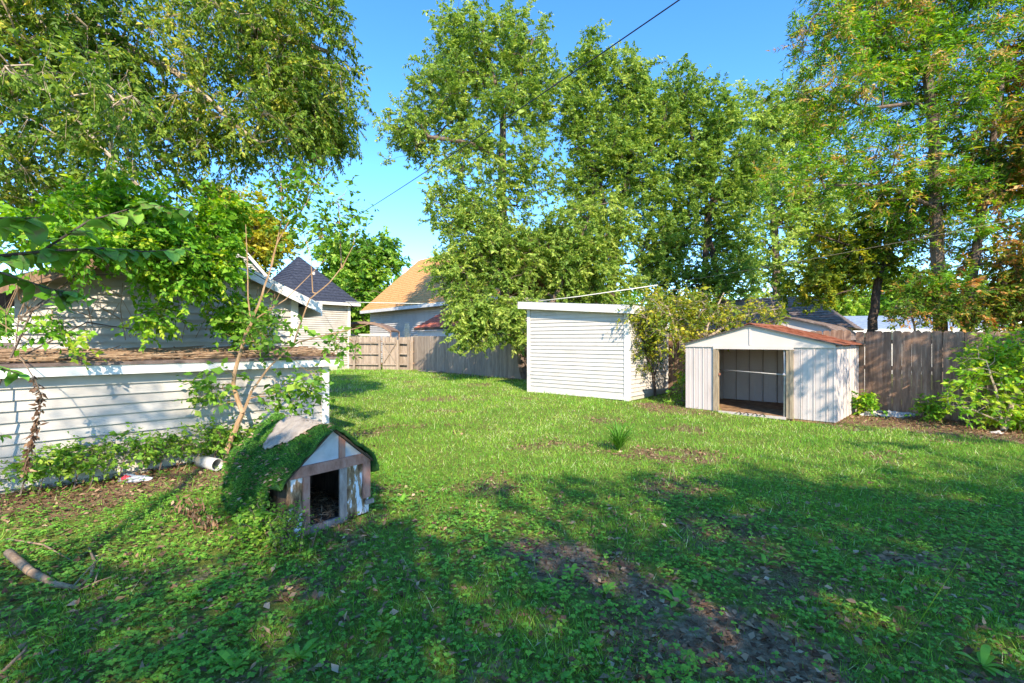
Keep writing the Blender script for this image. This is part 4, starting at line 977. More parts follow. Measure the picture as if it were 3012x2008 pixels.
tree('orange_leaved_tree', 'tree with pale trunk and orange-brown hanging leaves at the right edge behind the fence', 'tree', P(2840, 1150, D),
     [([P(2842, 1150, D), P(2842, 918, D), P(2893, 606, D), P(2925, 380, D), P(2960, 120, D)], 0.14, 0.05), ([P(2893, 606, D), P(2990, 540, D), P(3080, 440, D)], 0.06, 0.02, 1)],
     [lobe(2830, 3140, 300, 640, D, 1.5), lobe(2850, 3120, 640, 900, D - 0.4, 1.2), lobe(2930, 3200, 780, 1000, D - 0.6, 1.0), lobe(2960, 3300, 0, 360, D, 1.6), lobe(2740, 2930, 820, 960, D - 0.3, 0.8, 0.4)],
     379, 53200, 0.112, 0.4, 'leaf_rust', 'bark', 107, rtip=0.006, twig=0.4, twiglets=6, spread=0.35, droop=0.6, tint_mid=0.30, tint_var=0.22, clump=0.24)
D = 14.6
tree('leaning_tree', 'thin-trunked yellow-green tree leaning right, just behind the fence by the metal shed', 'tree', P(2555, 1118, D),
     [([P(2555, 1118, D), P(2563, 970, D), P(2587, 797, D), P(2638, 689, D), P(2733, 600, D), P(2790, 520, D)], 0.16, 0.05), ([P(2590, 790, D), P(2500, 720, D), P(2400, 690, D)], 0.05, 0.02, 1)],
     [lobe(2380, 2560, 650, 880, D + 0.4, 1.0), lobe(2480, 2680, 600, 850, D + 0.4, 1.0), lobe(2300, 2470, 740, 900, D + 0.6, 1.0), lobe(2560, 2760, 500, 700, D + 0.3, 1.0)],
     276, 31200, 0.102, 0.5, 'leaf_yellow', 'bark_dark', 108, rtip=0.005, twig=0.4, twiglets=5, spread=0.35, tint_mid=0.25, step=0.3)
D = 46.0
tree('round_green_tree', 'rounded bright green tree between the white house and the tan-roofed house', 'tree', P(1045, 1030, D),
     [([P(1045, 1030, D), P(1050, 860, D), P(1048, 720, D)], 0.3, 0.08)],
     [lobe(925, 1060, 690, 860, D, 2.6), lobe(1010, 1170, 680, 830, D, 2.6), lobe(930, 1180, 790, 960, D, 3.2), lobe(1000, 1130, 900, 1000, D, 2.4)],
     413, 39000, 0.325, 0.55, 'leaf_green', 'bark', 109, rtip=0.014, twig=1.0, twiglets=5, spread=0.9, step=0.8, tint_mid=0.55, up=0.2)
D = 44.0
tree('yellowing_tree', 'yellow-leaved tree showing above the roof of the white house', 'tree', P(720, 1030, D),
     [([P(720, 1030, D), P(722, 800, D), P(715, 650, D)], 0.3, 0.08)],
     [lobe(585, 720, 555, 720, D, 2.4), lobe(680, 830, 570, 760, D, 2.6), lobe(760, 855, 660, 790, D, 2.0), lobe(560, 800, 680, 840, D, 2.8)],
     345, 31200, 0.312, 0.55, 'leaf_yellow', 'bark', 110, rtip=0.014, twig=1.0, twiglets=5, spread=0.9, step=0.8, tint_mid=0.6)

# big elm arching in from the left
tree('arching_elm', 'large elm whose drooping pale branches fill the upper left over the garage', 'tree', (-10.0, 6.2, 0),
     [([(-10.0, 6.2, 0), (-9.8, 6.3, 2.5), (-9.0, 6.6, 4.6), (-7.6, 7.0, 6.6), P(500, -80, 7.6)], 0.34, 0.08), ([(-9.4, 6.5, 3.6), P(20, 60, 6.9), P(250, 60, 7.2), P(520, 220, 7.3), P(760, 420, 7.4)], 0.13, 0.02, 1), ([P(520, -60, 7.6), P(760, 90, 7.8), P(960, 150, 8.0)], 0.06, 0.015, 1), ([(-9.2, 6.5, 4.0), P(60, 200, 6.2), P(200, 330, 6.0), P(420, 560, 6.2)], 0.09, 0.015, 1), ([P(250, 60, 7.2), P(330, 320, 7.0), P(400, 520, 6.9)], 0.05, 0.012, 1)],
     [lobe(500, 1030, -140, 300, 8.0, 1.5), lobe(760, 1055, 60, 420, 8.2, 1.2), lobe(820, 1020, 260, 440, 8.4, 1.0, 1.2), lobe(560, 960, 280, 520, 7.8, 1.2), lobe(380, 620, 330, 560, 7.4, 1.2), lobe(150, 640, 60, 420, 7.2, 1.4), lobe(-150, 330, 300, 640, 6.6, 1.3), lobe(-250, 250, -100, 330, 6.4, 1.4), lobe(300, 900, -450, -80, 8.0, 1.8), lobe(-100, 300, -350, 60, 5.8, 1.4), lobe(100, 450, 520, 720, 7.2, 1.0), lobe(50, 420, 120, 380, 4.8, 0.9, 0.35)],
     1134, 184275, 0.065, 0.42, 'leaf_elm', 'bark_pale', 111, rtip=0.0042, twig=0.36, twiglets=6, spread=0.3, droop=0.75, step=0.22, up=0.10, tint_mid=0.42, tint_var=0.2, zpen=0.1)

# two trees behind the camera: they shade the near lawn
def over(gx_, gy_, h): return Vector((gx_, gy_, 0)) + TOSUN * (h / TOSUN.z)
sh1 = [(over(0.9, 2.4, 7.0), (1.4, 1.4, 1.4)), (over(2.9, 3.6, 7.4), (1.6, 1.5, 1.55)), (over(-0.9, 1.9, 7.0), (1.4, 1.4, 1.2)), (over(-3.0, 1.8, 6.6), (1.5, 1.3, 1.25)), (over(0.4, 4.9, 7.6), (0.8, 0.7, 0.5)), (over(-5.0, 2.4, 6.2), (1.1, 1.2, 1.0)), (over(-1.9, 3.6, 7.8), (0.45, 0.45, 0.4))]
c0 = over(1.0, 2.0, 7)
tree('shade_tree', 'broad leafy tree standing behind the camera and shading the near lawn', 'tree', (c0.x, c0.y, 0),
     [([(c0.x, c0.y, 0), (c0.x, c0.y + 0.1, 3.0), (c0.x - 0.2, c0.y, 5.2), (c0.x - 0.3, c0.y, 7.0)], 0.28, 0.08)], sh1, 440, 11500, 0.17, 0.6, 'leaf_green', 'bark', 120, rtip=0.009, twig=0.45, twiglets=5, spread=0.4, step=0.4)
sh2 = [(over(4.9, 3.8, 7.4), (1.6, 1.5, 1.55)), (over(7.0, 3.9, 7.2), (1.7, 1.5, 1.55)), (over(9.2, 3.8, 7.0), (1.7, 1.5, 1.5)), (over(3.6, 4.4, 8.2), (0.8, 0.8, 0.7)), (over(11.5, 3.2, 6.6), (1.6, 1.5, 1.4))]
c1 = over(7.2, 2.4, 7)
tree('shade_tree', 'second leafy tree standing behind the camera, to the right of the first', 'tree', (c1.x, c1.y, 0),
     [([(c1.x, c1.y, 0), (c1.x, c1.y, 3.0), (c1.x + 0.2, c1.y, 5.4), (c1.x, c1.y, 7.0)], 0.28, 0.08)], sh2, 420, 12500, 0.17, 0.6, 'leaf_green', 'bark', 121, rtip=0.009, twig=0.45, twiglets=5, spread=0.4, step=0.4)

def onwall(s, z, run): return gar.matrix_basis @ Vector((s, -0.02, z)) + TOSUN * run
sh3 = [(onwall(-3.5, 0.35, 11.5), (0.45, 0.5, 0.40), 1.2), (onwall(-2.6, 0.75, 12.5), (0.45, 0.6, 0.35), 0.9), (onwall(-1.9, 0.55, 11.0), (0.35, 0.5, 0.3), 0.5), (onwall(-0.4, 0.8, 12.0), (0.35, 0.5, 0.4), 0.5), (onwall(-1.2, 0.95, 12.0), (0.5, 0.5, 0.25), 0.6)]
c2 = onwall(-1.55, 0.7, 13.0)
tree('shade_tree', 'thin tree standing behind the camera on the left, throwing leaf shadows on the garage', 'tree', (c2.x, c2.y, 0),
     [([(c2.x, c2.y, 0), (c2.x + 0.02, c2.y, 4.0), (c2.x, c2.y + 0.05, 9.0)], 0.06, 0.03)], sh3, 95, 700, 0.085, 0.6, 'leaf_green', 'bark', 122, rtip=0.006, twig=0.3, twiglets=4, spread=0.25, step=0.3)

dg = lambda x, y, z, run: dh.matrix_basis @ Vector((x, y, z)) + TOSUN * run
sh4 = [(dg(0.45, -0.02, 0.45, 10.5), (0.30, 0.45, 0.26), 1.6), (dg(-0.05, 0.4, 0.5, 11.0), (0.40, 0.5, 0.25), 1.3), (dg(0.3, -0.6, 0.0, 10.0), (0.6, 0.5, 0.4), 1.5)]
c3 = dg(0.9, -0.8, 0.0, 10.0)
tree('shade_tree', 'small tree close behind the camera, dappling the doghouse with shade', 'tree', (c3.x, c3.y, 0),
     [([(c3.x, c3.y, 0), (c3.x + 0.05, c3.y, 3.0), (c3.x, c3.y + 0.05, 5.4)], 0.07, 0.03)], sh4, 90, 2600, 0.10, 0.6, 'leaf_green', 'bark', 123, rtip=0.005, twig=0.22, twiglets=5, spread=0.2, step=0.3)
fl = lambda x, y, z, run: Vector((x, y, z)) + TOSUN * run
sh5 = [(fl(6.3, 9.9, 1.1, 7.0), (0.5, 0.6, 0.45), 0.5), (fl(7.2, 10.3, 0.8, 7.5), (0.7, 0.6, 0.6), 0.9), (fl(8.3, 11.2, 1.3, 7.5), (0.6, 0.6, 0.5), 0.9), (fl(8.9, 10.7, 0.5, 7.0), (0.8, 0.7, 0.5), 1.3), (fl(9.8, 9.8, 0.6, 7.0), (0.8, 0.7, 0.6), 1.2), (fl(9.0, 10.6, 1.5, 7.2), (0.9, 0.7, 0.3), 0.7), (fl(6.6, 9.3, 0.2, 7.2), (0.5, 0.5, 0.3), 0.4), (fl(8.0, 8.3, 0.0, 7.0), (0.9, 0.35, 0.2), 0.5), (fl(6.0, 7.6, 0.0, 7.5), (0.8, 0.3, 0.2), 0.3)]
tree('shade_tree', 'leafy tree standing just outside the right edge, dappling the fence and the metal shed', 'tree', (11.2, 4.2, 0),
     [([(11.2, 4.2, 0), (11.1, 4.3, 2.0), (10.8, 4.5, 4.0), (10.6, 4.6, 5.6)], 0.11, 0.04)], sh5, 200, 4200, 0.10, 0.55, 'leaf_green', 'bark', 124, rtip=0.006, twig=0.28, twiglets=4, spread=0.22, step=0.25)

tree('rusty_thicket', 'rusty and green thicket filling the space above the fence at the right edge', 'bush', P(2900, 1150, 12.0),
     [([P(2900, 1150, 12.0), P(2905, 1000, 12.0), P(2890, 900, 12.0)], 0.05, 0.02), ([P(2960, 1150, 12.2), P(2980, 950, 12.2), P(3010, 850, 12.2)], 0.05, 0.02), ([P(2700, 1140, 12.6), P(2690, 960, 12.6), P(2670, 880, 12.6)], 0.04, 0.015)],
     [lobe(2780, 2960, 850, 985, 12.0, 0.7), lobe(2900, 3100, 780, 980, 12.1, 0.8), lobe(2620, 2800, 870, 970, 12.6, 0.6), lobe(3000, 3250, 700, 980, 12.0, 0.8), lobe(2640, 2740, 760, 900, 13.2, 0.6)],
     190, 15000, 0.085, 0.45, 'leaf_rust', 'bark', 112, rtip=0.005, twig=0.32, twiglets=6, spread=0.28, droop=0.5, tint_mid=0.20, tint_var=0.2, clump=0.22, step=0.2)
D = 38.0
tree('low_green_tree', 'low rounded green tree far behind the blue-grey roofed house', 'tree', P(2600, 1050, D),
     [([P(2600, 1050, D), P(2605, 950, D), P(2600, 880, D)], 0.2, 0.06)],
     [lobe(2370, 2560, 800, 960, D, 2.2), lobe(2520, 2720, 770, 950, D, 2.4), lobe(2680, 2860, 800, 960, D, 2.2)],
     220, 20000, 0.24, 0.55, 'leaf_green', 'bark', 113, rtip=0.012, twig=0.9, twiglets=5, spread=0.8, step=0.6, tint_mid=0.6)
# far belt of trees closing the horizon
rg = np.random.default_rng(77)
k = 330
az = rg.uniform(-0.98, 0.98, k); dd = rg.uniform(62, 95, k)
tp = np.stack([np.tan(az) * dd, dd, rg.uniform(0.5, 1.0, k) * (5.0 + 6.0 * vnoise(az * 9, az * 0, 1.0, 4))], 1)
v, ti, _, _ = foliage(tp, rg.normal(0, 1, (k, 3)), 52000, rg, 0.62, 0.6, spread=4.0, twig=2.6, twiglets=14, droop=0.2)
v[:, 2] = np.maximum(v[:, 2], 0)
tag(link('distant_wood', np_mesh('distant_wood', v, 4, ti), 'leaf_green'), 'far belt of green trees closing the horizon behind the houses', 'trees', kind='stuff')

# ------------------------------------------------------------------ bushes, vines and saplings
D = 13.6
tree('yellow_bush', 'tangled yellow-green bush growing between the white shed and the metal shed', 'bush', P(2050, 1180, 12.6),
     [([P(2050, 1180, 12.6), P(2060, 1080, 12.7), P(2080, 960, 12.8), P(2130, 860, 13)], 0.05, 0.015), ([P(2060, 1150, 12.6), P(2000, 1000, 12.8), P(1960, 900, 12.9)], 0.04, 0.012, 1), ([P(2070, 1000, 12.8), P(2180, 930, 12.9), P(2300, 905, 12.9)], 0.03, 0.01, 1)],
     [lobe(1840, 2030, 860, 990, 12.9, 0.8), lobe(1950, 2150, 840, 1000, 13.0, 0.8), lobe(2080, 2230, 890, 1000, 12.9, 0.6), lobe(1990, 2090, 960, 1110, 12.7, 0.4), lobe(1900, 2010, 920, 1040, 12.6, 0.4), lobe(2180, 2330, 890, 940, 12.9, 0.4, 0.15)],
     185, 7380, 0.086, 0.55, 'leaf_yellow', 'bark_pale', 130, rtip=0.006, twig=0.35, twiglets=5, spread=0.3, tint_mid=0.36, droop=0.4, step=0.2)
# vine on the shed's right-hand wall
sw_ = lambda s, z, out: shed.matrix_basis @ Vector((SW + out, s, z))
rgv = np.random.default_rng(5)
vt = [sw_(rgv.uniform(0.35, 2.3) * (0.55 + 0.45 * rgv.random()), 0.75 + 1.75 * rgv.random() ** 0.7, rgv.uniform(0.05, 0.2)) for _ in range(90)]
tree('climbing_vine', 'leafy vine climbing the right-hand wall of the white shed', 'vine', sw_(1.5, 0.0, 0.12),
     [([sw_(1.5, 0.0, 0.12), sw_(1.45, 0.8, 0.07), sw_(1.5, 1.6, 0.07), sw_(1.2, 2.3, 0.08)], 0.02, 0.01), ([sw_(1.45, 0.7, 0.07), sw_(1.0, 1.3, 0.06), sw_(0.7, 2.0, 0.06)], 0.014, 0.008, 1), ([sw_(1.5, 0.6, 0.07), sw_(2.0, 1.2, 0.06), sw_(2.1, 2.2, 0.06)], 0.014, 0.008, 1)],
     [(sw_(1.0, 2.45, 0.2), (0.5, 0.4, 0.25))], 12, 2600, 0.065, 0.5, 'leaf_yellow', 'bark_dark', 131, rtip=0.004, twig=0.25, twiglets=4, spread=0.16, tint_mid=0.28, droop=0.9, extra_tips=[list(t) for t in vt], step=0.15, up=0.0)
tree('low_weed_bush', 'small leafy weeds at the foot of the yellow-green bush beside the metal shed', 'bush', P(2020, 1195, 12.2),
     [([P(2020, 1195, 12.2), P(2025, 1150, 12.2)], 0.012, 0.006)], [lobe(1960, 2010, 1150, 1200, 12.3, 0.3), lobe(1990, 2030, 1090, 1190, 12.5, 0.3)], 40, 900, 0.06, 0.5, 'leaf_green', 'bark', 132, rtip=0.003, twig=0.2, twiglets=3, spread=0.15, step=0.12)
# broad-leaved bush by the right fence
D = 8.9
tree('broadleaf_bush', 'sprawling bright leafy bush in front of the fence at the right edge', 'bush', P(2950, 1262, D),
     [([P(2950, 1262, D), P(2930, 1150, D), P(2900, 1060, D)], 0.022, 0.008), ([P(2955, 1262, D), P(3000, 1100, D), P(3040, 1000, D)], 0.022, 0.008, 1), ([P(2945, 1240, D), P(2850, 1200, D), P(2790, 1190, D)], 0.014, 0.006, 1)],
     [lobe(2790, 2930, 990, 1080, D + 0.3, 0.4), lobe(2850, 3100, 1000, 1180, D, 0.5), lobe(2900, 3150, 1130, 1270, D - 0.1, 0.5), lobe(2760, 2900, 1150, 1215, D, 0.35), lobe(2980, 3200, 950, 1100, D, 0.5)],
     172, 6240, 0.094, 0.55, 'leaf_bright', 'bark_pale', 133, rtip=0.004, twig=0.28, twiglets=4, spread=0.22, tint_mid=0.72, droop=0.3, updir=1.0, step=0.15)
for i, (x0, x1, y0, y1, D, lab) in enumerate(((2515, 2575, 1150, 1215, 10.6, 'small bright green weed at the back corner of the metal shed'), (2700, 2790, 1165, 1240, 9.9, 'low bright green weed in front of the fence, right of the rubble'))):
    b_ = P((x0 + x1) / 2, y1, D); b_.z = 0.0
    tree('weed_bush', lab, 'weed', b_, [([b_, b_ + Vector((0.02, 0, 0.2)), P((x0 + x1) / 2, y0 + 20, D)], 0.01, 0.005)], [lobe(x0, x1, y0, y1 - 5, D, 0.2)], 36, 700, 0.075, 0.6, 'leaf_bright', 'bark', 140 + i, rtip=0.003, twig=0.16, twiglets=3, spread=0.12, tint_mid=0.65, updir=1.4, step=0.12, group='weeds along the right fence')
# vine mass hanging over the garage wall
GV = lambda s, z, out: gar.matrix_basis @ Vector((s, GD - out, z))
tree('hanging_vine', 'bright green vine with bare tangled stems hanging over the garage gable wall', 'vine', GV(-3.3, 0, 1.75),
     [([GV(-3.75, 0, 1.75), GV(-3.6, 1.0, 1.6), GV(-3.3, 2.0, 0.9), GV(-2.4, 2.9, 0.7), GV(-1.4, 3.0, 0.6), GV(-0.6, 2.6, 0.5)], 0.012, 0.007), ([GV(-3.4, 1.9, 1.0), GV(-2.9, 2.5, 0.5), GV(-2.0, 2.6, 0.3)], 0.010, 0.007, 1), ([GV(-3.5, 1.4, 1.3), GV(-2.8, 1.9, 0.4), GV(-2.2, 1.8, 0.2)], 0.014, 0.006, 1)],
     [lobe(430, 680, 690, 880, 6.3, 0.35), lobe(540, 720, 640, 830, 6.6, 0.35), lobe(640, 790, 850, 1000, 7.0, 0.2, 0.05), lobe(300, 560, 600, 790, 5.9, 0.4), lobe(30, 360, 600, 800, 5.3, 0.4), lobe(200, 480, 520, 680, 5.8, 0.4), lobe(480, 740, 590, 700, 6.6, 0.35), lobe(360, 520, 880, 960, 6.1, 0.15, 0.015), lobe(60, 260, 930, 1010, 5.2, 0.15, 0.010)],
     361, 23400, 0.067, 0.6, 'leaf_bright', 'bark', 134, rtip=0.0028, twig=0.28, twiglets=5, spread=0.22, tint_mid=0.5, droop=0.5, step=0.15, up=-0.05, pexp=0.22)
rg = np.random.default_rng(41)
sm = []
for _ in range(46):
    a = GV(-3.6 + 2.9 * rg.random() ** 1.5, 1.62 + rg.random() * 0.5, 0.06 + rg.random() * 0.4); c = a + Vector((rg.normal(0, 0.35), rg.normal(0, 0.35), rg.uniform(0.3, 0.95)))
    mid = (a + c) / 2 + Vector(rg.normal(0, 0.09, 3))
    for p_, q_ in ((a, mid), (mid, c)): sm.append((p_, q_, rg.uniform(0.003, 0.007)))
A_ = np.array([list(s[0]) for s in sm]); B_ = np.array([list(s[1]) for s in sm]); r_ = np.array([s[2] for s in sm])
hv = [o for o in bpy.data.objects if o.name == 'hanging_vine'][0]; off_ = np.array(hv.location)
o = link('bare_stems', np_mesh('bare_stems', frustums(A_ - off_, B_ - off_, r_, r_ * 0.8, 5), 4), 'stick', hv); o['kind'] = 'stuff'

# the orange-barked sapling against the garage
D = 6.25
def S(x, y, d=0): return P(x, y, D + d)
sap_lv = []
tree('orange_sapling', 'slim orange-barked mulberry sapling forking in front of the garage lean-to', 'tree', S(660, 1335),
     [([S(660, 1340), S(672, 1310), S(700, 1245), S(714, 1215), S(700, 1180), S(686, 1130), S(690, 1100), S(700, 1060), S(722, 980), S(738, 950), S(770, 870), S(795, 790), S(812, 720), S(850, 650)], 0.036, 0.004),
      ([S(714, 1215), S(740, 1150), S(790, 1080), S(832, 1040), S(880, 1005), S(960, 985), S(1050, 965), S(1105, 945)], 0.020, 0.003, 1), ([S(862, 1020), S(880, 960), S(910, 880), S(970, 830), S(1010, 780), S(1040, 720), S(1050, 640)], 0.011, 0.003, 1),
      ([S(738, 950), S(730, 880), S(728, 760), S(722, 660)], 0.010, 0.004, 1), ([S(800, 780), S(830, 640), S(826, 520)], 0.006, 0.003, 1), ([S(860, 660), S(900, 600), S(930, 540)], 0.006, 0.003, 1), ([S(740, 945), S(840, 880), S(930, 790), S(960, 760)], 0.010, 0.004, 1), ([S(1005, 790), S(1000, 690), S(995, 580)], 0.006, 0.003, 1), ([S(920, 860), S(915, 760), S(895, 690)], 0.007, 0.003, 1)],
     [lobe(900, 1000, 640, 730, D, 0.25), lobe(980, 1070, 560, 740, D, 0.25), lobe(800, 900, 500, 700, D, 0.25), lobe(880, 960, 490, 580, D, 0.2, 0.01), lobe(560, 700, 1060, 1220, D - 0.1, 0.15), lobe(760, 960, 1110, 1200, D + 0.1, 0.2), lobe(830, 960, 1060, 1150, D, 0.2), lobe(900, 1060, 960, 1060, D, 0.2), lobe(690, 860, 900, 1040, D, 0.2)],
     190, 2100, 0.078, 0.62, 'leaf_green', 'bark_orange', 135, pexp=0.35, rtip=0.0026, twig=0.22, twiglets=2, spread=0.2, droop=0.3, tint_mid=0.45, step=0.1, up=0.05, zpen=0.3, clump=0.15)

# weeds along the garage foot
WL = lambda s, z, out: gar.matrix_basis @ Vector((s, -out, z))
for i, (s0, s1, h, out, lab) in enumerate(((-3.5, -2.75, 0.55, 0.35, 'leafy weeds at the far left foot of the garage lean-to'), (-2.7, -1.75, 0.62, 0.30, 'leafy weed bush along the foot of the lean-to, left of the drain pipe'), (-1.75, -1.1, 0.60, 0.28, 'leafy weeds at the foot of the lean-to beside the sapling'))):
    cc = [(WL(s, h * 0.62, out * 0.8), ((s1 - s0) * 0.28, 0.16, h * 0.30)) for s in np.linspace(s0 + 0.1, s1 - 0.1, 4)]
    bs = WL((s0 + s1) / 2, 0, out)
    tree('wall_weeds', lab, 'weeds', bs, [([WL(s, 0, out), WL(s + 0.05, h * 0.4, out), WL(s + 0.1, h * 0.7, out * 0.8)], 0.008, 0.004) for s in np.linspace(s0 + 0.1, s1 - 0.1, 5)], cc, 70, 1500, 0.05, 0.62, 'leaf_green', 'bark', 150 + i, rtip=0.0022, twig=0.16, twiglets=3, spread=0.12, tint_mid=0.55, step=0.08, updir=1.0, group='weeds along the garage foot')
for i, (x_, y_, h, n_, lab) in enumerate(((-2.05, 3.85, 0.32, 520, 'leafy weed clump under the left flank of the doghouse'), (-1.72, 3.72, 0.34, 380, 'small-leaved weed at the front left corner of the doghouse'))):
    b_ = Vector((x_, y_, 0))
    tree('weed_clump', lab, 'weed', b_, [([b_ + Vector((dx, 0, 0)), b_ + Vector((dx * 1.6, 0.02, h * 0.8))], 0.005, 0.003) for dx in (-0.12, -0.03, 0.06, 0.14)], [(b_ + Vector((0, 0, h * 0.6)), (0.24 - 0.08 * i, 0.16, h * 0.45))], 55, n_ * 2, 0.036 - 0.012 * i, 0.7, 'leaf_green', 'bark', 160 + i, rtip=0.002, twig=0.10, twiglets=3, spread=0.08, tint_mid=0.5, step=0.06, updir=1.4)

# ------------------------------------------------------------------ near branch with large leaves, upper left
def big_leaf(seed):
    rgl = random.Random(seed); m = MB(); n_ = 7; L_, W_ = 1.0, 0.62
    prof = [0.04, 0.62, 0.96, 1.0, 0.84, 0.52, 0.0]
    for i in range(n_):
        t = i / (n_ - 1); z = -0.22 * t * t + 0.04 * math.sin(t * 9 + seed); w = prof[i] * W_ / 2
        for s_ in (-1, 0, 1): m.v.append((t * L_, s_ * w * (1 + rgl.uniform(-0.06, 0.06)), z + (0.07 if s_ else 0.0) * prof[i] + rgl.uniform(-0.012, 0.012)))
    for i in range(n_ - 1):
        for j in (0, 1): a = i * 3 + j; m.f.append((a, a + 1, a + 4, a + 3))
    me = m.mesh('leaf'); at = me.attributes.new('tint', 'FLOAT', 'FACE'); at.data.foreach_set('value', np.clip(rg.normal(0.3 + 0.16 * seed, 0.03, len(me.polygons)), 0, 1).astype(np.float32))
    me.materials.append(M['leaf_dark']); me.polygons.foreach_set('use_smooth', np.ones(len(me.polygons), bool)); return me
LM = [big_leaf(i) for i in range(4)]
mb_base = Vector((-3.2, 1.5, 0))
near = empty('mulberry_branch', mb_base)
tag(near, 'dark large-leaved mulberry branches reaching in from the left edge, close to the camera', 'branch')
stems = [[(-3.2, 1.5, 0), (-3.1, 1.55, 1.2), (-2.9, 1.7, 1.9), tuple(P(-60, 760, 2.0)), tuple(P(120, 740, 2.1)), tuple(P(300, 730, 2.25)), tuple(P(430, 740, 2.4)), tuple(P(560, 730, 2.5))],
         [tuple(P(-200, 790, 1.95)), tuple(P(0, 800, 1.9)), tuple(P(150, 850, 2.0)), tuple(P(290, 880, 2.1))], [tuple(P(120, 740, 2.1)), tuple(P(260, 650, 2.3)), tuple(P(430, 600, 2.5)), tuple(P(560, 620, 2.6))],
         [tuple(P(-200, 700, 1.9)), tuple(P(-40, 640, 1.9)), tuple(P(120, 640, 2.0))], [(-3.1, 1.55, 1.2), tuple(P(-150, 1080, 2.6)), tuple(P(0, 1080, 2.6)), tuple(P(60, 1100, 2.6))], [(-3.1, 1.55, 1.0), tuple(P(-120, 1290, 2.6)), tuple(P(10, 1280, 2.6))]]
bm_ = MB()
for k_, st in enumerate(stems): bm_.tube([Vector(p) - mb_base for p in st], list(np.linspace(0.016 if k_ == 0 else 0.006, 0.002, len(st))), 6)
bm_.build('stem', 'bark_dark', near, True)
rgn = random.Random(12)
spots = []
for st, n_ in ((stems[0][3:], 46), (stems[1], 24), (stems[2], 34), (stems[3], 18), (stems[4][1:], 14), (stems[5][1:], 14)):
    for i in range(n_):
        t = (i + rgn.random()) / n_ * (len(st) - 1); j = min(int(t), len(st) - 2); spots.append((Vector(st[j]).lerp(Vector(st[j + 1]), t - j), Vector(st[j + 1]) - Vector(st[j]), st is stems[4][1:] or st[0] == stems[4][1] or st[0] == stems[5][1]))
for p_, d_, small in spots:
    o = bpy.data.objects.new('leaf', rgn.choice(LM)); COL.objects.link(o); o.parent = near
    dr = (d_.normalized() * rgn.uniform(-0.1, 0.9) + Vector((rgn.gauss(0, 0.7), rgn.gauss(0, 0.7), rgn.gauss(-0.45, 0.3)))).normalized()
    o.location = p_ - mb_base
    up_ = Vector((rgn.gauss(0, 0.35), rgn.gauss(-0.2, 0.35), 1)); yv = up_.cross(dr).normalized(); zv = dr.cross(yv)
    o.rotation_euler = Matrix((dr, yv, zv)).transposed().to_euler()
    s_ = rgn.uniform(0.05, 0.125) * (0.7 if small else 1); o.scale = (s_, s_, s_)

# ------------------------------------------------------------------ small things
def G(x, y, h=0.0):
    Dg = EYE * FPX / (y - CY); p = P(x, y, Dg); p.z = float(gz(p.x, p.y)) + h; return p
pts = [G(25, 1650, 0.10), G(90, 1690, 0.06), G(160, 1716, 0.035), G(230, 1726, 0.025), G(268, 1700, 0.05), G(278, 1655, 0.05), G(262, 1605, 0.03)]
br = empty('fallen_branch', pts[3])
tag(br, 'curved bare fallen branch lying on the weeds at the lower left', 'branch')
MB().tube([p - pts[3] for p in pts], [0.030, 0.027, 0.022, 0.016, 0.013, 0.011, 0.007], 8).build('stem', 'stick', br, True)
for a, c in ((G(215, 1722, 0.03), G(305, 1655, 0.1)), (G(230, 1730, 0.02), G(345, 1700, 0.05)), (G(275, 1720, 0.02), G(300, 1672, 0.09))):
    MB().tube([a - pts[3], (a + c) / 2 - pts[3] + Vector((0, 0, 0.01)), c - pts[3]], [0.007, 0.005, 0.003], 5).build('twig', 'stick', br, True)
for i, (a, c, lab) in enumerate((((20, 1585), (205, 1640), 'thin bare stick lying near the garage at the left edge'), ((0, 1985), (80, 1900), 'short dark stick at the bottom left corner'))):
    p0_, p1_ = G(*a, 0.03), G(*c, 0.03)
    o = MB().tube([p0_ - p0_, (p1_ - p0_) * 0.5 + Vector((0.02, 0.03, 0.02)), p1_ - p0_], [0.009, 0.008, 0.004], 6).build('stick', 'stick', None, True); o.location = p0_
    tag(o, lab, 'stick')
# drain pipe by the garage foot
pp_ = G(622, 1392); dpp = empty('drain_pipe', pp_, R(-28))
tag(dpp, 'short white plastic drain pipe lying open-ended at the garage foot beside the doghouse', 'pipe')
ring = MB(); k = 20
for x_, r_ in ((-0.25, 0.075), (0.13, 0.075), (0.13, 0.066), (-0.25, 0.066)):
    for j in range(k): a = 2 * math.pi * j / k; ring.v.append((x_, r_ * math.cos(a), 0.08 + r_ * math.sin(a)))
for q_ in range(4):
    for j in range(k): ring.f.append((q_ * k + j, q_ * k + (j + 1) % k, ((q_ + 1) % 4) * k + (j + 1) % k, ((q_ + 1) % 4) * k + j))
ring.build('pipe_wall', 'pvc', dpp, True)
# crumpled litter
def crumple(name, p, sx, sy, sz, mat, seed, label, cat, group=None):
    me = bpy.data.meshes.new(name); import bmesh
    bm = bmesh.new(); bmesh.ops.create_icosphere(bm, subdivisions=3, radius=1)
    for v_ in bm.verts:
        f_ = 1 + 0.55 * mnoise.noise(v_.co * 1.6 + Vector((seed * 3.1, 0, 0))) + 0.3 * mnoise.noise(v_.co * 4 + Vector((0, seed, 0)))
        v_.co = Vector((v_.co.x * sx, v_.co.y * sy, max(v_.co.z, -0.55) * sz + 0.5 * sz)) * f_
    bm.to_mesh(me); bm.free()
    o = link(name, me, mat); o.location = p; tag(o, label, cat, group); return o
pb = G(395, 1420)
bag = crumple('plastic_bag', pb, 0.16, 0.07, 0.05, 'plastic_white', 3, 'crumpled white and red plastic bag at the foot of the lean-to', 'bag')
rp = crumple('print_patch', (0, 0, 0), 0.045, 0.03, 0.03, 'plastic_red', 5, None, None); rp.parent = bag; rp.location = (-0.06, -0.05, 0.03)
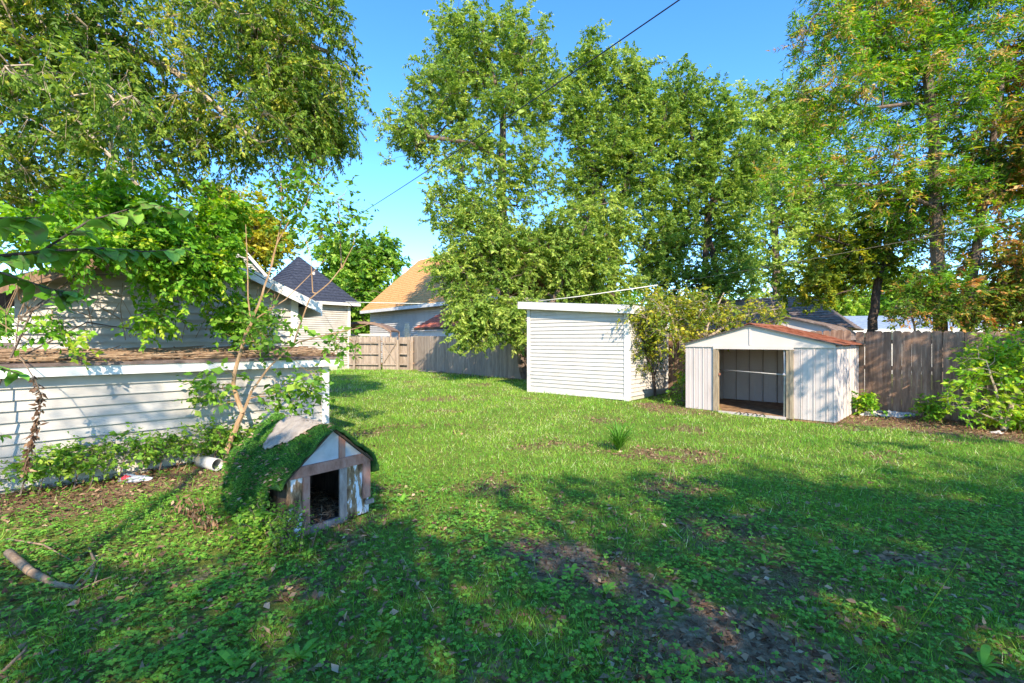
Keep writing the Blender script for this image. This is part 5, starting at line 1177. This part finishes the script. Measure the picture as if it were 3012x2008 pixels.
for i, (x_, y_, s_, lab) in enumerate(((2560, 1222, 0.22, 'pale broken rubble lump at the fence foot, leftmost of the row'), (2595, 1216, 0.11, 'small grey rubble lump between two pale ones at the fence foot'), (2635, 1226, 0.26, 'wide pale rubble slab at the fence foot'), (2668, 1224, 0.14, 'small pale rubble lump at the right end of the row by the fence'), (2930, 1272, 0.10, 'grey rubble lump in the leaf litter under the right-hand bush'))):
    crumple('rubble', G(x_, y_), s_, s_ * 0.6, s_ * 0.32, 'stone', i + 11, lab, 'rubble', 'rubble along the fence foot')
crumple('plastic_scrap', G(2854, 1250, 0.01), 0.03, 0.03, 0.03, mat_noise('blue_plastic', [(0.4, (0.02, 0.06, 0.5)), (0.7, (0.05, 0.10, 0.6))], rough=0.3, bump=0), 2, 'tiny blue plastic scrap lying in the leaf litter on the right', 'scrap')
bk = empty('brick_pile', G(1380, 1096)); tag(bk, 'low red brick edging lying at the foot of the far fence', 'bricks')
for i in range(7):
    MB().box(-0.1, 0.1, -0.05, 0.05, 0, 0.06).build('brick', 'brick', bk).location = (-0.55 + 0.2 * i % 1.0, -0.02 * i, 0.06 * (i // 5) + 0.02)
pl = MB().box(-0.9, 0.9, -0.12, 0.12, 0, 0.04).build('loose_board', 'fence_grey'); pl.location = G(1265, 1096, 0.03); pl.rotation_euler = (0, 0, R(-44)); tag(pl, 'pale loose board lying along the foot of the far fence', 'board')

# dried vine strand hanging from the lean-to edge
dvp = [P(60, 1050, 4.7), P(105, 1120, 4.7), P(118, 1165, 4.7), P(118, 1215, 4.7), P(98, 1275, 4.7), P(82, 1335, 4.7), P(68, 1405, 4.7)]
dv = empty('dried_vine', dvp[-1]); tag(dv, 'dead brown vine strand with shrivelled leaves hanging before the lean-to', 'vine')
MB().tube([GV(-3.4, 1.5, 1.2) - dvp[-1]] + [p - dvp[-1] for p in dvp], 0.005, 5).build('stem', 'stick', dv, True)
k = 130; tt = rg.random(k) * (len(dvp) - 2) + 0.8
base_ = np.array([list(dvp[min(int(t), 5)].lerp(dvp[min(int(t), 5) + 1], t - min(int(t), 5))) for t in tt]) - np.array(dvp[-1]) + rg.normal(0, 0.014, (k, 3))
v = leaf_quads(base_, rg.normal(0, 0.6, (k, 3)) + (0, 0, -1), rg.normal(0, 1, (k, 3)), rg.uniform(0.04, 0.10, k), rg.uniform(0.018, 0.04, k))
link('dry_leaves', np_mesh('dry_leaves', v, 4, rg.normal(0.35, 0.25, k)), 'dead_leaf', dv)
for i, (x_, y_, lab) in enumerate(((560, 1530, 'withered brown weed drooping left of the doghouse'), (615, 1565, 'smaller withered brown weed nearest the doghouse weeds'))):
    p = G(x_, y_); o = empty('withered_weed', p); tag(o, lab, 'weed')
    MB().tube([(0, 0, 0), (0.03, 0, 0.16 - 0.05 * i), (-0.02, 0, 0.22 - 0.08 * i)], 0.005, 5).build('stem', 'stick', o, True)
    k = 90 - 26 * i; bb_ = np.stack([rg.normal(0, 0.07, k), rg.normal(0, 0.06, k), rg.uniform(0.05, 0.24 - 0.08 * i, k)], 1)
    link('dry_leaves', np_mesh('dry_leaves', leaf_quads(bb_, rg.normal(0, 0.5, (k, 3)) + (0, 0, -1), rg.normal(0, 1, (k, 3)), rg.uniform(0.04, 0.09, k), rg.uniform(0.01, 0.028, k)), 4, rg.normal(0.4, 0.25, k)), 'dead_leaf', o)

# cables
def cable(name, pts, r, mat, label):
    p0_ = Vector(pts[0]); o = MB().tube([Vector(p) - p0_ for p in pts], r, 5).build(name, mat, None, True); o.location = p0_; tag(o, label, 'cable')
a, c = P(2200, -140, 6.0), P(800, 778, 28.0)
cable('power_line', [a.lerp(c, t) - Vector((0, 0, 0.25 * 4 * t * (1 - t))) for t in np.linspace(0, 1, 24)], 0.011, 'cable_dark', 'dark power line crossing the sky diagonally down to the white house')
cable('service_cable', [P(1560, 888, 19.5), P(1700, 872, 19), P(1935, 838, 17.6)], 0.020, 'cable_white', 'thick white cable sloping up above the roof of the white shed')
cable('service_cable', [P(1935, 838, 17.6), P(2300, 778, 14), P(2700, 702, 11), P(3060, 630, 9)], 0.005, 'bark_pale', 'thin pale cable running on to the right through the trees')
cable('service_cable', [P(925, 886, 27), P(1200, 892, 26), P(1400, 893, 25)], 0.022, 'cable_white', 'pale cable stretched across the front of the tan-roofed house')

# ------------------------------------------------------------------ grass and ground cover
rg = np.random.default_rng(2024)
N = 560000
D_ = (rg.random(N) * (29.5 ** 0.5 - 1.7 ** 0.5) + 1.7 ** 0.5) ** 2
X_ = D_ * rg.uniform(-1.28, 1.28, N)
so, li = soil_mask(X_, D_), litter_mask(X_, D_)
cl = fbm(X_, D_, 1.1, 40)
near_w = smooth(6.0, 3.6, D_)
keep = (rg.random(N) > so * 0.95) & (rg.random(N) > li * 0.93) & ~inside_buildings(X_, D_)
keep &= rg.random(N) > near_w * (0.25 + 0.75 * smooth(0.42, 0.62, cl))
keep &= ~((X_ > 4) & (seg_dist(X_, D_, [FENCE_A, FENCE_B, FENCE_C]) < 0.25))
dpast = (X_ + 5.8) * 0.757 + (D_ - 27.5) * 0.654
keep &= dpast < 0.1
X_, D_, li, cl = X_[keep], D_[keep], li[keep], cl[keep]
n_ = len(X_)
h = (0.028 + 0.0010 * D_) * np.exp(rg.normal(0, 0.45, n_)) * (0.45 + 1.2 * fbm(X_, D_, 1.7, 60))
w = 0.0035 + 0.00085 * D_ * rg.uniform(0.8, 1.2, n_)
an = rg.uniform(0, 2 * np.pi, n_); le = rg.normal(0, 0.55, (n_, 2))
bx_ = np.stack([X_, D_, gz(X_, D_) - 0.004], 1)
wv = np.stack([np.cos(an), np.sin(an), np.zeros(n_)], 1) * w[:, None] * 0.5
tipv = bx_ + np.stack([le[:, 0] * h, le[:, 1] * h, h], 1)
v = np.stack([bx_ - wv, bx_ + wv, tipv], 1).reshape(-1, 3)
ti = rg.normal(0.34, 0.19, n_) + 0.55 * (fbm(X_, D_, 0.55, 70) - 0.45) + 0.55 * (fbm(X_, D_, 3.0, 71) - 0.45) + li * 0.25 * rg.random(n_) + 0.16 * smooth(5, 10, D_)
ti += (rg.random(n_) < 0.075) * 0.5
tag(link('grass', np_mesh('grass', v, 3, ti), 'grass'), 'short green lawn grass covering the yard', 'grass', kind='stuff')

N = 60000
D_ = rg.uniform(1.8, 6.8, N) ** 1.0; X_ = D_ * rg.uniform(-1.3, 1.3, N)
dens = smooth(0.36, 0.60, fbm(X_, D_, 1.1, 40)) * smooth(6.8, 4.4, D_) * (1 - 0.85 * soil_mask(X_, D_)) * (1 - 0.55 * litter_mask(X_, D_)) * (0.35 + 0.65 * smooth(0.40, 0.55, fbm(X_, D_, 5.0, 44)))
dens = np.maximum(dens, 0.25 * smooth(7, 5, D_) * (1 - soil_mask(X_, D_)))
keep = (rg.random(N) < dens) & ~inside_buildings(X_, D_)
X_, D_ = X_[keep], D_[keep]; n_ = len(X_)
hh = rg.uniform(0.012, 0.075, n_) * (0.6 + 0.8 * fbm(X_, D_, 2.0, 46)); c_ = np.stack([X_, D_, gz(X_, D_) + hh], 1); a0 = rg.uniform(0, 6.28, n_)
sz = rg.uniform(0.012, 0.026, n_); vs_, ts_ = [], []
tl = rg.normal(0.5, 0.2, n_) + 0.5 * (fbm(X_, D_, 1.4, 47) - 0.45); nr = rg.normal(0, 0.28, (n_, 3)) + (0, 0, 1)
for k in range(3):
    aa = a0 + k * 2.094
    vs_.append(leaf_quads(c_, np.stack([np.cos(aa), np.sin(aa), rg.normal(0.05, 0.2, n_)], 1), nr, sz, sz * 0.95)); ts_.append(tl + rg.normal(0, 0.06, n_))
tag(link('ground_weeds', np_mesh('ground_weeds', np.concatenate(vs_), 4, np.concatenate(ts_)), 'clover'), 'low clover-like weeds carpeting the shaded foreground', 'weeds', kind='stuff')

N = 90000
D_ = rg.uniform(1.8, 12.5, N); X_ = D_ * rg.uniform(-1.25, 1.25, N)
dens = np.maximum(litter_mask(X_, D_) * 0.9, np.maximum(0.22 * smooth(6, 4, D_), 0.6 * soil_mask(X_, D_)))
keep = (rg.random(N) < dens) & ~inside_buildings(X_, D_); X_, D_ = X_[keep], D_[keep]; n_ = len(X_)
c_ = np.stack([X_, D_, gz(X_, D_) + rg.uniform(0.004, 0.03, n_)], 1); L_ = rg.uniform(0.025, 0.075, n_)
v = leaf_quads(c_, rg.normal(0, 1, (n_, 3)) * (1, 1, 0.3), rg.normal(0, 0.45, (n_, 3)) + (0, 0, 1), L_, L_ * rg.uniform(0.2, 0.7, n_))
tag(link('leaf_litter', np_mesh('leaf_litter', v, 4, rg.normal(0.38, 0.26, n_)), 'dead_leaf'), 'dry brown leaves strewn over bare earth and along the fence', 'leaf litter', kind='stuff')

# single broad-leaved weeds and grass clumps
def rosette(name, p, n_, L_, aspect, lift, mat, seed, label, cat, group=None, tint=0.55, blade=False):
    rgr = np.random.default_rng(seed); m_v, m_t = [], []
    for i in range(n_):
        a = 2 * math.pi * i / n_ + rgr.normal(0, 0.3); ll = L_ * rgr.uniform(0.6, 1.15); up_ = lift * rgr.uniform(0.6, 1.4)
        d = np.array([math.cos(a), math.sin(a), 0.0]); s_ = np.array([-d[1], d[0], 0]); prev = None; K = 5; tl = rgr.normal(tint, 0.13)
        for k in range(K + 1):
            t = k / K; q = d * ll * t * (1 - 0.15 * up_) + np.array([0, 0, up_ * ll * (t - 0.62 * t * t) * (1.6 if blade else 1.2) + 0.004])
            w_ = ll * aspect * 0.5 * (math.sin(math.pi * min(1, 0.12 + 0.88 * t) ** (0.8 if blade else 1.3)) + 0.05)
            e_ = (q - s_ * w_ + (0, 0, 0.12 * w_), q + s_ * w_ + (0, 0, 0.12 * w_))
            if prev is not None: m_v += [prev[0], prev[1], e_[1], e_[0]]; m_t.append(tl)
            prev = e_
    o = link(name, np_mesh(name, np.array(m_v), 4, np.array(m_t)), mat); o.location = p
    return tag(o, label, cat, group)
rosette('grass_clump', G(1820, 1325), 190, 0.40, 0.030, 1.15, 'grass', 1, 'tall dark grass clump standing alone in the middle of the lawn', 'grass clump', tint=0.12, blade=True)
rosette('broadleaf_weed', G(1990, 1755), 13, 0.17, 0.20, 0.55, 'clover', 2, 'largest strap-leaved weed rosette on the bare earth at the lower right', 'weed')
wl = [(2250, 1660, 0.13, 'broad-leaved weed upright in the shaded lawn, up and right of the strap-leaved rosette'), (1780, 1735, 0.11, 'broad-leaved weed on the bare earth just left of the strap-leaved rosette'), (1680, 1690, 0.11, 'pale broad-leaved weed at the near end of the bare patch in mid lawn'), (1600, 1735, 0.09, 'small weed in the sunny spot below the bare patch'), (900, 1640, 0.09, 'small broad-leaved weed in the grass just before the doghouse door'),
      (1120, 1850, 0.10, 'small weed with one tall leaf at lower centre left'), (690, 1975, 0.13, 'broad-leaved weed at the bottom edge, left of centre'), (880, 1940, 0.12, 'broad-leaved weed near the bottom edge with two tall pale leaves'), (560, 1770, 0.10, 'narrow weed in the clover right of the fallen branch'), (1430, 1600, 0.11, 'leafy weed between the doghouse and the bare patch'), (1740, 1900, 0.08, 'lone upright weed left of the bare track at the bottom'),
      (2570, 1800, 0.09, 'broad-leaved weed among creeping plants right of the bare track'), (2890, 1960, 0.12, 'broad-leaved weed in the bottom right corner'), (2600, 1560, 0.10, 'weed tuft in the shaded lawn toward the right edge'), (1180, 1480, 0.11, 'sunlit weed in the grass right of the doghouse'), (530, 1480, 0.10, 'bright weed in the leaf litter left of the doghouse')]
for i, (x_, y_, L_, lab) in enumerate(wl):
    rosette('broadleaf_weed', G(x_, y_), 8 + i % 4, L_, 0.26, 0.9, 'clover', 20 + i, lab, 'weed', 'broad-leaved weeds dotted over the near lawn')
gsp = [P(2640, 1830, 2.5), P(2820, 1650, 2.45), P(2870, 1540, 2.4), P(2930, 1430, 2.35), P(2990, 1370, 2.3), P(3050, 1250, 2.3)]
gsp[0].z = 0.0
o = MB().tube([p - gsp[0] for p in gsp], [0.0022, 0.002, 0.0018, 0.0015, 0.0013, 0.001], 4).build('tall_grass', 'leaf_green', None, True); o.location = gsp[0]
at = o.data.attributes.new('tint', 'FLOAT', 'FACE'); at.data.foreach_set('value', np.full(len(o.data.polygons), 0.45, np.float32))
tag(o, 'single long thin grass stalk arching up at the right edge', 'grass')
